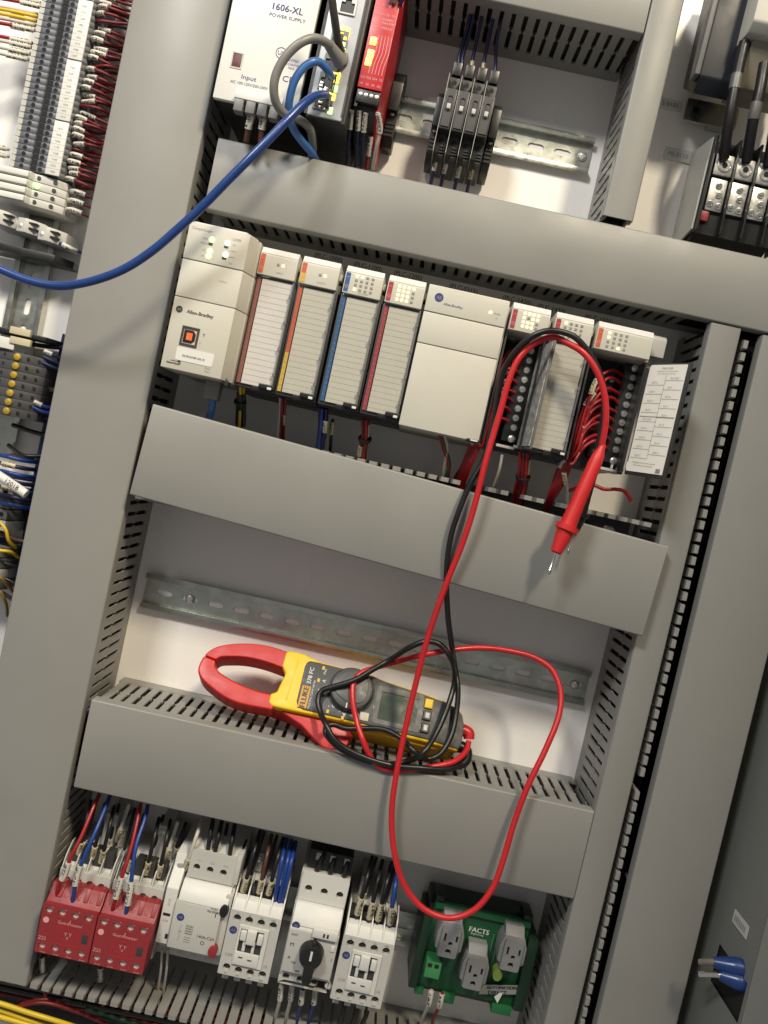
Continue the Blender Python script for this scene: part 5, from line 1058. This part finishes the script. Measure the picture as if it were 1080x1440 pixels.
# dark terminal group with yellow jumpers
k = MB(); k.prism([(-400, 8), (-400, 46), (-322, 38), (-314, 20), (-314, 8)], 'uw', 48, 52, bev=0.5); k.build('end_plate', black, None, 'black end plate above the yellow jumper terminals', 'end plate')
def jump_block(v, lab):
    r = root('jumper_terminal', lab, 'terminal block', (-340, v, 0), 'dark terminal blocks with yellow jumpers')
    k = MB(); k.prism([(-395, 8), (-395, 42), (-346, 46), (-333, 44), (-318, 34), (-314, 20), (-314, 8)], 'uw', v, v+7.6, bev=0.35); k.build('terminal_body', M('jumper_block_shaded', (0.075, 0.075, 0.08), 0.45, var=0.1), r)  # body grey darkened for the shade at the left edge
    q = MB(); q.lathe((-339.5, v+3.8, 44.8), (0, 0, 1), [(0, 3.0), (1.8, 3.0), (2.6, 1.6)], 12); q.build('jumper', M('jumper_yellow_shaded', (0.50, 0.33, 0.02), 0.4), r)  # yellow dimmed in its colour for the same shade
    for a, w_ in ((-331.6, 43.4), (-324, 38.4), (-350, 45.6), (-357, 45)):
        q = MB(); q.cyl((a, v+3.8, w_-0.8), 'w', 1.7, 0.9, 10); q.build('terminal_hole', blackm, r)
    return r
for i in range(7): jump_block(-21.5+7.9*i, 'dark terminal block with yellow jumper, %s from below' % ordn[i])
k = MB(); k.box(-392, -343, 34.5, 44, 46.5, 48.5, bev=0.5); o = k.build('marker_strip', white, None, 'white marker above the yellow jumper terminals', 'marker strip')
for i in range(2):
    a = P(28, 466+14*i, 50); k = MB(); k.box(a[0]-9, a[0]+9, a[1]-3, a[1]+3, 46, 50, bev=0.6); k.build('wire_tag', slc, None, ['upper cream tag above the yellow jumpers', 'lower cream tag above the yellow jumpers'][i], 'wire tag')
for i in range(5):
    wire('wire', 'blue wire right of the yellow jumper terminals, %s from the top' % ordn[i], [(-322, 40-5*i-(30 if i > 2 else 0), 36), (-312, 38-5*i-(30 if i > 2 else 0), 34), (-300, 34-4*i-(28 if i > 2 else 0), 26), (-284, 30-4*i-(26 if i > 2 else 0), 16)], 1.6, wdblue if i < 3 else wblue, 'blue wires of the yellow jumper terminals', sleeves=[(0, 7, slv, 2.3)] if i in (0, 3) else [])
k = MB(); a, e = np.array(P(-40, 645, 62)), np.array(P(37, 695, 62)); k.tube(smooth([a, (a+e)/2+np.array([0, 0.6, 0]), e], 6), 4.0, 14); tubeo = k.build('marker_tube', white, None, 'white printed marker tube slanting below the yellow jumpers', 'marker tube')
q = MB(); a = P(17, 681, 66.3); letters(q, '12018', 4.2, a[0], a[1], 66.35, rot=-0.36, sx=0.9); q.build('lettering', inkd, tubeo)
# deep, dim terminals and wires further down the left edge
def dim_block(v, i):
    r = root('dim_terminal', 'dim grey terminal block at the left edge below the marker tube, %s from the top' % ordn[i], 'terminal block', (-345, v, 0), 'dim terminal blocks at the left edge')
    k = MB(); k.prism([(-390, 5), (-390, 40), (-326, 36), (-321, 20), (-321, 5)], 'uw', v, v+9, bev=0.5); k.build('terminal_body', mgrey if i % 3 else lgrey2, r)
    q = MB(); q.cyl((-331, v+4.5, 35.6), 'w', 2, 1.2, 10); q.build('terminal_hole', blackm, r)
for i in range(8): dim_block(-92-10*i-(14 if i > 3 else 0), i)
for i in range(7):
    y = 640+11*i
    wire('wire', 'dark blue wire at the left edge below the marker tube, %s from the top' % ordn[i], [P(0, y, 40), P(14, y+3, 44), P(30, y+7, 40), P(52, y+10, 22)], 1.9, wdblue if i % 2 else wblue, 'dark blue wires at the left edge', sleeves=[(4, 16, slc, 2.5)] if i in (1, 4) else [])
for i, pts in enumerate([[(-20, 722, 45), (0, 735, 46), (8, 745, 46), (12, 760, 42), (22, 770, 30)], [(-20, 770, 45), (0, 774, 44), (14, 776, 38), (26, 784, 25)], [(-30, 800, 40), (0, 812, 40), (10, 822, 32), (18, 832, 22)], [(-20, 826, 40), (0, 832, 40), (8, 848, 34), (10, 866, 22)]]):
    wire('wire', 'yellow wire curving at the left edge, %s from the top' % ordn[i], [P(*p) for p in pts], 1.5, wyel if i < 2 else M('wire_ochre', (0.30, 0.18, 0.04), 0.4), 'yellow wires at the left edge')
for i in range(16):  # wires added to darken the pale panel gaps here
    v = 44-15*i+random.uniform(-4, 4)
    wire('wire', 'added dark wire deep at the left edge beside the tall duct', [(-348, v, 12), (-325, v+random.uniform(-5, 5), 20+random.uniform(-6, 8)), (-305, v+random.uniform(-8, 8), 22+random.uniform(-8, 10)), (-284, v+random.uniform(-9, 9), 14)], 2.0, [wdblue, wblack, wblack, wbrn][i % 4], 'dark wires deep at the left edge')
for i in range(5):  # thicker wires, also added to darken this region
    wire('wire', 'added thick dark wire running down behind the left edge terminals', [(-318+6*i, 60, 10), (-316+6*i+random.uniform(-3, 3), -20, 14), (-318+6*i, -110, 10+4*(i % 2)), (-314+5*i, -210, 12), (-316+6*i, -330, 10)], 2.8, wblack if i % 2 else wdblue, 'thick dark wires behind the left edge terminals')
# yellow cables and loose red wires over the bottom duct
for i, pts in enumerate([[(-60, 1396, 88), (0, 1411, 90), (40, 1424, 88), (80, 1436, 84), (130, 1452, 74)], [(-60, 1404, 84), (0, 1420, 86), (40, 1434, 84), (90, 1448, 76)], [(-60, 1414, 88), (0, 1430, 88), (50, 1444, 84)]]):
    wire('wire', 'bright yellow cable across the bottom left corner, %s from the top' % ordn[i], [P(*p) for p in pts], 2.1, wyel, 'yellow cables at the bottom left', n=10)
for i, pts in enumerate([[(22, 1416, 72), (60, 1410, 74), (100, 1420, 66), (150, 1440, 50)], [(30, 1412, 68), (62, 1405, 70), (90, 1412, 60)], [(120, 1418, 50), (180, 1436, 46), (240, 1452, 40)], [(180, 1408, 30), (260, 1424, 30), (380, 1448, 30)], [(300, 1420, 34), (380, 1436, 34), (460, 1455, 30)]]):
    wire('wire', ['dark red wire lying in the open bottom duct, below the left red contactor', 'short dark red wire end in the bottom left of the open duct', 'green wire lying in the open bottom duct', 'red wire in the open bottom duct below the motor starter', 'red wire in the open bottom duct below the rotary knob breaker'][i], [P(*p) for p in pts], 1.6, [wdred, wwhite, wgrn, wred, wred][i] if i != 1 else wdred, 'wires in the bottom duct')
for i in range(8):
    wire('wire', 'dark wire along the open bottom duct', [(-420, -500-6*i, 30+random.uniform(-12, 14)), (-250, -498-6*i+random.uniform(-4, 4), 30), (-60, -500-6*i, 26), (100, -502-6*i, 30), (214, -500-6*i, 24)], 2.0, wblack if i % 2 else wdred, 'black and dark red wires along the bottom duct')

# ------------------------------------------------------------------ right edge
for i, (x0, y0, x1, y1, t) in enumerate(((927, 137, 957, 156, 'S-0101'), (934, 203, 973, 233, 'PB-0110'))):
    a = P((x0+x1)/2, (y0+y1)/2, 1.4); hw, hh = (11, 4.6) if i == 0 else (12.4, 5.4)
    k = MB(); k.prism(rrect(a[0]-hw, a[0]+hw, a[1]-hh, a[1]+hh, 1.4), 'uv', 0.1, 1.6, bev=0.3); r = k.build('name_plate', white, None, ['upper white engraved name plate beside the upper right duct', 'lower white engraved name plate left of the power distribution block'][i], 'name plate', 'white name plates')
    q = MB(); letters(q, t, 4.0, a[0], a[1], 1.75, sx=0.95); q.build('lettering', inkg if i else inkd, r)
g = root('mounting_bracket', 'small steel bracket with a round hole above the distribution block', 'bracket', (194, 362, 0))
a = P(968, 137, 14); k = MB(); k.holed(rrect(a[0], a[0]+46, a[1]-19, a[1], 1.5), [circ(a[0]+9, a[1]-9, 3.1, 16)], 'uv', 11, 14, back=True); k.build('plate', steel, g)
k = MB(); k.box(a[0]+24, a[0]+46, a[1]-18, a[1]-1, 0.2, 11); k.build('foot', steel, g)
MB().cyl((a[0]+9, a[1]-9, 9), 'w', 3.4, 2, 14).build('hole_backing', blackm, g)
# dark fuse holder above, pale connector at the corner
g = root('fuse_holder', 'tall dark navy fuse holder at the top right corner', 'fuse holder', (182, 352, 0))
k = MB(); k.prism([(386, 14), (364, 52), (374, 62), (470, 66), (470, 14)], 'vw', 172, 203, bev=1.6); k.build('body', navy, g)
k = MB(); k.prism([(374, 50), (374, 64), (470, 70), (470, 50)], 'vw', 167.5, 171.5, bev=0.6); k.build('side_clip', mgrey, g)
g = root('corner_connector', 'pale beige connector housing cut off at the top right corner', 'connector', (212, 400, 0))
k = MB(); k.prism([(402, 40), (402, 84), (408, 92), (470, 92), (470, 40)], 'vw', 195.5, 260, bev=1.6); k.build('body', beige2, g)
k = MB(); k.prism([(372, 30), (372, 60), (402, 78), (402, 30)], 'vw', 203, 260, bev=1.2); k.build('skirt', M('skirt_tan', (0.30, 0.27, 0.20), 0.5), g)
for i, pts in enumerate([[(1047, 60, 74), (1040, 90, 76), (1032, 130, 78), (1025, 170, 76), (1020, 205, 68), (1018, 222, 62)], [(1075, 90, 78), (1068, 130, 80), (1060, 165, 78), (1054, 200, 70), (1050, 226, 62)], [(1110, 110, 78), (1098, 150, 78), (1088, 190, 74), (1080, 232, 62)]]):
    wire('cable', 'thick black cable into the distribution block, %s from the left' % ordn[i], [P(*p) for p in pts], 4.4, wblack, 'thick black cables at the top right', cat='cable', n=12, sleeves=[(28+4*i, 40+4*i, M('ferrule_grey', (0.16, 0.155, 0.15), 0.45, 0.3), 4.9)])
g = root('distribution_block', 'power distribution block with square aluminium lugs and clear side cover', 'distribution block', (225, 250, 0))
k = MB(); k.prism([(243, 3), (243, 40), (252, 56), (322, 56), (334, 44), (334, 3)], 'vw', 198.5, 262, bev=1.0); k.build('base', blackm, g)
k = MB(); k.prism([(247, 6), (254, 58), (330, 58), (337, 6)], 'vw', 195.2, 196.6); k.build('clear_side_cover', M('cover_label', (0.46, 0.46, 0.43), 0.4), g)
k = MB(); letters(k, '1', 1, 0, 0, 0); k.bm.free()
for i in range(4):
    c = 208.8+17.6*i
    k = MB(); k.box(c-7.6, c+7.6, 299.6, 317, 40, 61, bev=0.7); lg = k.build('main_lug', alu, g)
    q = MB(); q.lathe((c+0.6, 308.4, 60.8), (0, 0, 1), [(0, 5.8), (0.9, 5.8), (1.0, 4.6), (0.4, 4.4)], 20); q.build('lug_screw', chrome, lg)
    q = MB(); q.cyl((c+0.6, 308.4, 61.0), 'w', 2.5, 0.5, 6); q.build('hex_socket', blackm, lg)
    k = MB(); k.box(c-7.0, c+7.0, 271, 297.6, 40, 59, bev=0.7); lg = k.build('branch_lug', alu, g)
    for a, e in ((0.4, 292), (2.2, 284.5), (-3.6, 276.5), (3.4, 275.4)):
        q = MB(); q.lathe((c+a, e, 58.9), (0, 0, 1), [(0, 2.9), (0.8, 2.9), (0.9, 2.0), (0.3, 1.8)], 12); q.box(c+a-1.8, c+a+1.8, e-0.4, e+0.4, 59.5, 60); q.build('branch_screw', chrome, lg)
    k = MB(); k.box(c+7.9, c+9.7, 252, 330, 30, 64, bev=0.5); k.build('barrier', black, g)
k = MB(); k.box(197.2, 199.0, 252, 330, 30, 64, bev=0.5); k.build('barrier', black, g)
k = MB(); k.box(199.6, 206.6, 262, 270, 54, 59, bev=0.6); k.build('red_flag', redcon, g)
for i, (x, y) in enumerate(((993, 306), (1003, 308), (1032, 318), (1062, 326), (1052, 322))):
    wire('wire', 'tinned wire under the distribution block, %s from the left' % ordn[i] if i < 2 else 'black wire under the distribution block, %s from the left' % ordn[[0, 0, 0, 2, 1][i]], [P(x, y, 48), P(x-4, y+14, 44), P(x-9, y+32, 36), P(x-14, y+60, 26)], 1.6 if i < 2 else 2.6, chrome if i < 2 else wblack, 'wires under the distribution block', sleeves=[(0, 4, chrome, 2.8)])
# side wall: label and blue connectors in its cut-out
k = MB(); k.prism([(-292, 100), (-292, 126), (-281.5, 126), (-281.5, 100)], 'vw', 343.9, 344.6); lb = k.build('wall_label', lgrey2, None, 'small white printed label on the dark cabinet side wall', 'label')
k = MB()
for i in range(7): k.box(343.7, 343.95, -289.5, -284.5, 103+2.9*i, 104.7+2.9*i)
k.build('label_print', inkg, lb)
for i, (a, e, mm) in enumerate(((P(1004, 1353, 122), P(1048, 1363, 128), P(984, 1353, 114)), (P(1012, 1371, 126), P(1052, 1384, 132), P(984, 1370, 116)))):
    o = wire('cable', ['upper grey cable with blue crimp connector at the bottom right', 'lower cable with bright ferrule and blue crimp connector at the bottom right'][i], [mm, a, tuple((np.array(a)+np.array(e))/2), e, tuple(np.array(e)+np.array([30, 2, 0]))], 2.4, M('cable_tan', (0.20, 0.17, 0.13), 0.4) if i == 0 else chrome, 'blue crimp connectors', cat='cable', n=10)
    k = MB(); k.tube(smooth([a, tuple((np.array(a)+np.array(e))/2), e], 6), 5, 14, rfun=lambda t: 4.0+3.2*min(1, t*1.6)); k.build('crimp_sleeve', M('crimp_blue', (0.012, 0.045, 0.19), 0.3), o)
for i in range(5):
    wire('wire', 'black wire running down inside the right edge duct', [(262+3*i, 170, 30+6*(i % 3)), (263+3*i, 40, 34), (261+3*i, -150, 30+5*(i % 2)), (262+3*i, -330, 34), (262+3*i, -515, 30)], 2.6, wblack, 'black wires in the right edge duct')
wire('wire', 'violet wire end showing in the gap beside the right edge duct', [P(880, 1228, 60), P(884, 1238, 70), P(889, 1246, 66)], 1.2, M('wire_violet', (0.20, 0.16, 0.40), 0.4))

# ------------------------------------------------------------------ wires under and around the PLC
# network plug under the controller
g = root('network_plug', 'blue network cable with clear plug under the PLC controller', 'network plug', (-172, 20, 60))
a = P(300, 545, 78); k = MB(); k.box(a[0]-6, a[0]+6, a[1]-10, a[1]+8, 70, 82, bev=0.8); k.build('plug_body', M('plug_grey', (0.22, 0.22, 0.21), 0.25), g)
MB().tube(smooth([P(300, 556, 76), P(298, 575, 74), P(290, 598, 66), P(280, 625, 50)], 6), 2.9, 12).build('cable_end', ethl, g)
def bundle(lab, px, mats, grp, r=1.35, sp=3.0, tie=None, sl=(), slm=None):
    base = [P(*p) for p in px]; path = smooth(base, 6); objs = []
    for i, mt in enumerate(mats):
        a = 2*math.pi*i/len(mats); rr = sp*(0.5+0.5*random.random())
        pts = [(p[0]+rr*math.cos(a)*(0.7+0.5*random.random()), p[1]+random.uniform(-0.4, 0.4), p[2]+rr*math.sin(a)) for p in base]
        wire('wire', lab if isinstance(lab, str) else lab[i], pts, r, mt, grp, sleeves=[(sl[i][0], sl[i][1], slm or slc, r+0.7)] if i < len(sl) and sl[i] else [])
    if tie is not None:
        q = subpath(path, tie-1.0, tie+1.0); MB().tube(q, sp+r+0.8, 14).build('cable_tie', black, None, tie_lab.pop(0), 'cable tie')
tie_lab = ['black cable tie on the yellow and black wires beside the controller', 'black cable tie on the red wires under the red strip module', 'black cable tie on the red wires under the draped module']
bundle(['yellow wire under the first module, %s from the left' % ordn[i] if i < 2 else 'brown wire in the bundle under the first module' if i == 2 else 'black wire in the bundle under the first module' for i in range(5)], [(338, 540, 80), (338, 560, 74), (337, 585, 62), (335, 620, 48)], [wyel, wyel, wbrn, wblack, wblack], 'yellow and black wires under the first module', 1.3, 3.2, 16, [(8, 40), (9, 24), (8, 40)], black)
bundle(['bright red wire under the red and yellow striped module', 'dark red wire under the red and yellow striped module', 'white wire under the red and yellow striped module', 'dark red wire under the red and yellow striped module'], [(398, 560, 76), (397, 580, 70), (396, 605, 58), (394, 640, 46)], [wred, wdred, wwhite, wdred], 'red wires under the red and yellow striped module', 1.4, 2.8, None, [(14, 24)])
bundle('blue wire under the blue strip module', [(456, 575, 78), (455, 600, 72), (452, 625, 60), (448, 660, 46)], [wblue, wdblue, wblue, wdblue, wblue, wdblue], 'blue wires under the blue strip module', 1.5, 3.4, None, [None, (10, 20)])
wire('wire', 'white wire right of the blue bundle under the blue strip module', [P(468, 590, 70), P(466, 610, 62), P(464, 640, 48)], 1.4, wblack, sleeves=[(2, 14, slc, 2.0)])
bundle('red wire in the tied bundle under the red strip module', [(514, 590, 78), (514, 610, 72), (511, 632, 62), (506, 668, 46)], [wdred, wred, wdred, wred, wdred], 'red wires under the red strip module', 1.5, 3.4, 18, [(4, 15), None, (26, 36)])
for i, mt in enumerate((wred, wgrn, wwhite)):
    wire('wire', ['red', 'green', 'white'][i]+' wire curving under the power supply module', [P(618+i*3, 610, 78), P(623+i*3, 628, 74), P(631+i*(1 if i < 2 else -3), 655, 66), P(629-3*i, 676, 54), P(622, 700, 40)], 1.5, mt, 'wires under the power supply module')
# red wires of the first open module
for i in range(8):
    v = 121.5-8.1*i
    wire('wire', 'red wire into the open module right of the power supply, %s from the top' % ordn[i], [(82, v, 66), (76, v+random.uniform(0, 2.4), 70+random.uniform(-1, 2)), (70, v-1+random.uniform(-1, 1), 73), (65.5+random.uniform(-0.6, 1.2), v-9, 72+random.uniform(-2, 3)), (64, v-26, 68), (63-0.6*i, 40+i, 66), (60-1.0*i, 20, 58), (58-i, -6, 40)], 1.35, wred, 'red wires of the open module beside the power supply', sleeves=[(26+3*i, 38+3*i, slc, 2.0)] if i in (4, 6) else [])
bundle('red wire in the tied bundle under the draped module', [(738, 636, 76), (737, 660, 72), (733, 685, 62), (727, 720, 46)], [wdred, wred, wdred, wred, wdred, wdred], 'red wires under the draped module', 1.6, 3.8, 22, [(6, 18)])
wire('wire', 'white wire beside the red bundle under the open module', [P(706, 640, 70), P(702, 662, 66), P(692, 690, 50)], 1.3, wwhite)
# red wires of the last open module
for i in range(9):
    v = 121.5-7.6*i
    bend = P(822-4.5*i*0.4, 585+6*i, 84)
    wire('wire', 'red wire into the last open module, %s from the top' % (ordn+['ninth'])[i], [(167, v, 66.5), (161, v+random.uniform(0.8, 3), 71+random.uniform(-1.5, 2)), (152, v+random.uniform(-0.6, 2.6), 76+random.uniform(-2, 3)), (144-0.4*i+random.uniform(-1.5, 2.5), v-9+random.uniform(-2, 2), 80+random.uniform(-3, 3)), (139+random.uniform(-2, 2), v-26 if v-26 > 40 else 40, 82+random.uniform(-4, 3)), (136-0.5*i, 36+2*i*0.5, 78), (134-0.6*i, 16, 66), (132, -8, 44)], 1.45, wred, 'red wires of the last open module', sleeves=[(34+2.5*i, 47+2.5*i, slv if i % 2 else slc, 2.2)] if i in (0, 1, 2, 4, 7) else [])
for i in range(8):
    v = 117.8-7.6*i
    wire('wire', 'thin red wire into the recessed column of the last open module, %s from the top' % ordn[i], [(157, v, 59), (151, v+random.uniform(-1, 2), 66), (145+random.uniform(-1, 2), v-5+random.uniform(-3, 2), 70+random.uniform(-3, 3)), (140+random.uniform(-2, 2), v-20 if v-20 > 38 else 38, 72+random.uniform(-4, 4)), (137+random.uniform(-2, 2), 30, 70), (134, 8, 58), (131, -10, 42)], 1.25, wdred if i % 3 == 0 else wred, 'thin red wires of the last open module', sleeves=[(24+4*i, 35+4*i, slv, 2.0)] if i in (1, 3, 5) else [])
    v = 117.8-8.1*i
    wire('wire', 'thin red wire, %s from the top, in the module beside the power supply' % ordn[i], [(70, v, 59), (66.5, v-1, 64), (64.6, v-8+random.uniform(-2, 2), 66), (63.4, v-24 if v-24 > 40 else 40, 66), (62, 36, 64), (58-i, 14, 54), (55-i, -8, 40)], 1.2, wdred if i % 2 else wred, 'thin red wires of the open module beside the power supply')
wire('wire', 'loose red wire end sticking out right of the red probe', [P(800, 690, 60), P(830, 681, 72), P(850, 688, 76), P(866, 688, 76), P(878, 691, 75), P(888, 704, 72)], 1.6, wred)
wire('wire', 'white capped wire left of the red probe below the last module', [P(793, 665, 80), P(796, 680, 76), P(797, 692, 68), P(796, 720, 44)], 1.5, wwhite, sleeves=[(0, 10, slc, 2.1)])
# things inside the third duct, visible over the slipped cover
for i in range(6):
    wire('wire', 'dark wire lying along the duct under the loose cover', [(-200, -10-7*i, 40), (-60, -12-7*i, 46+random.uniform(-8, 8)), (60, -8-7*i, 44), (214, -10-7*i, 40)], 2.0, wdred if i % 2 else wblack, 'wires inside the duct with the loose cover')
for x, y in ((825, 738), (858, 745)):
    a = P(x, y, 60); k = MB(); k.lathe((a[0], a[1]-3, 50), (0, 0, 1), [(0, 6), (7, 6), (8, 4.5), (8.2, 3)], 18)
    k.build('cable_gland', black if x == 825 else screwm, None, ['round black clamp in the open duct beside the black probe', 'round metal clip in the open duct right of the black probe'][x == 858], 'clamp')
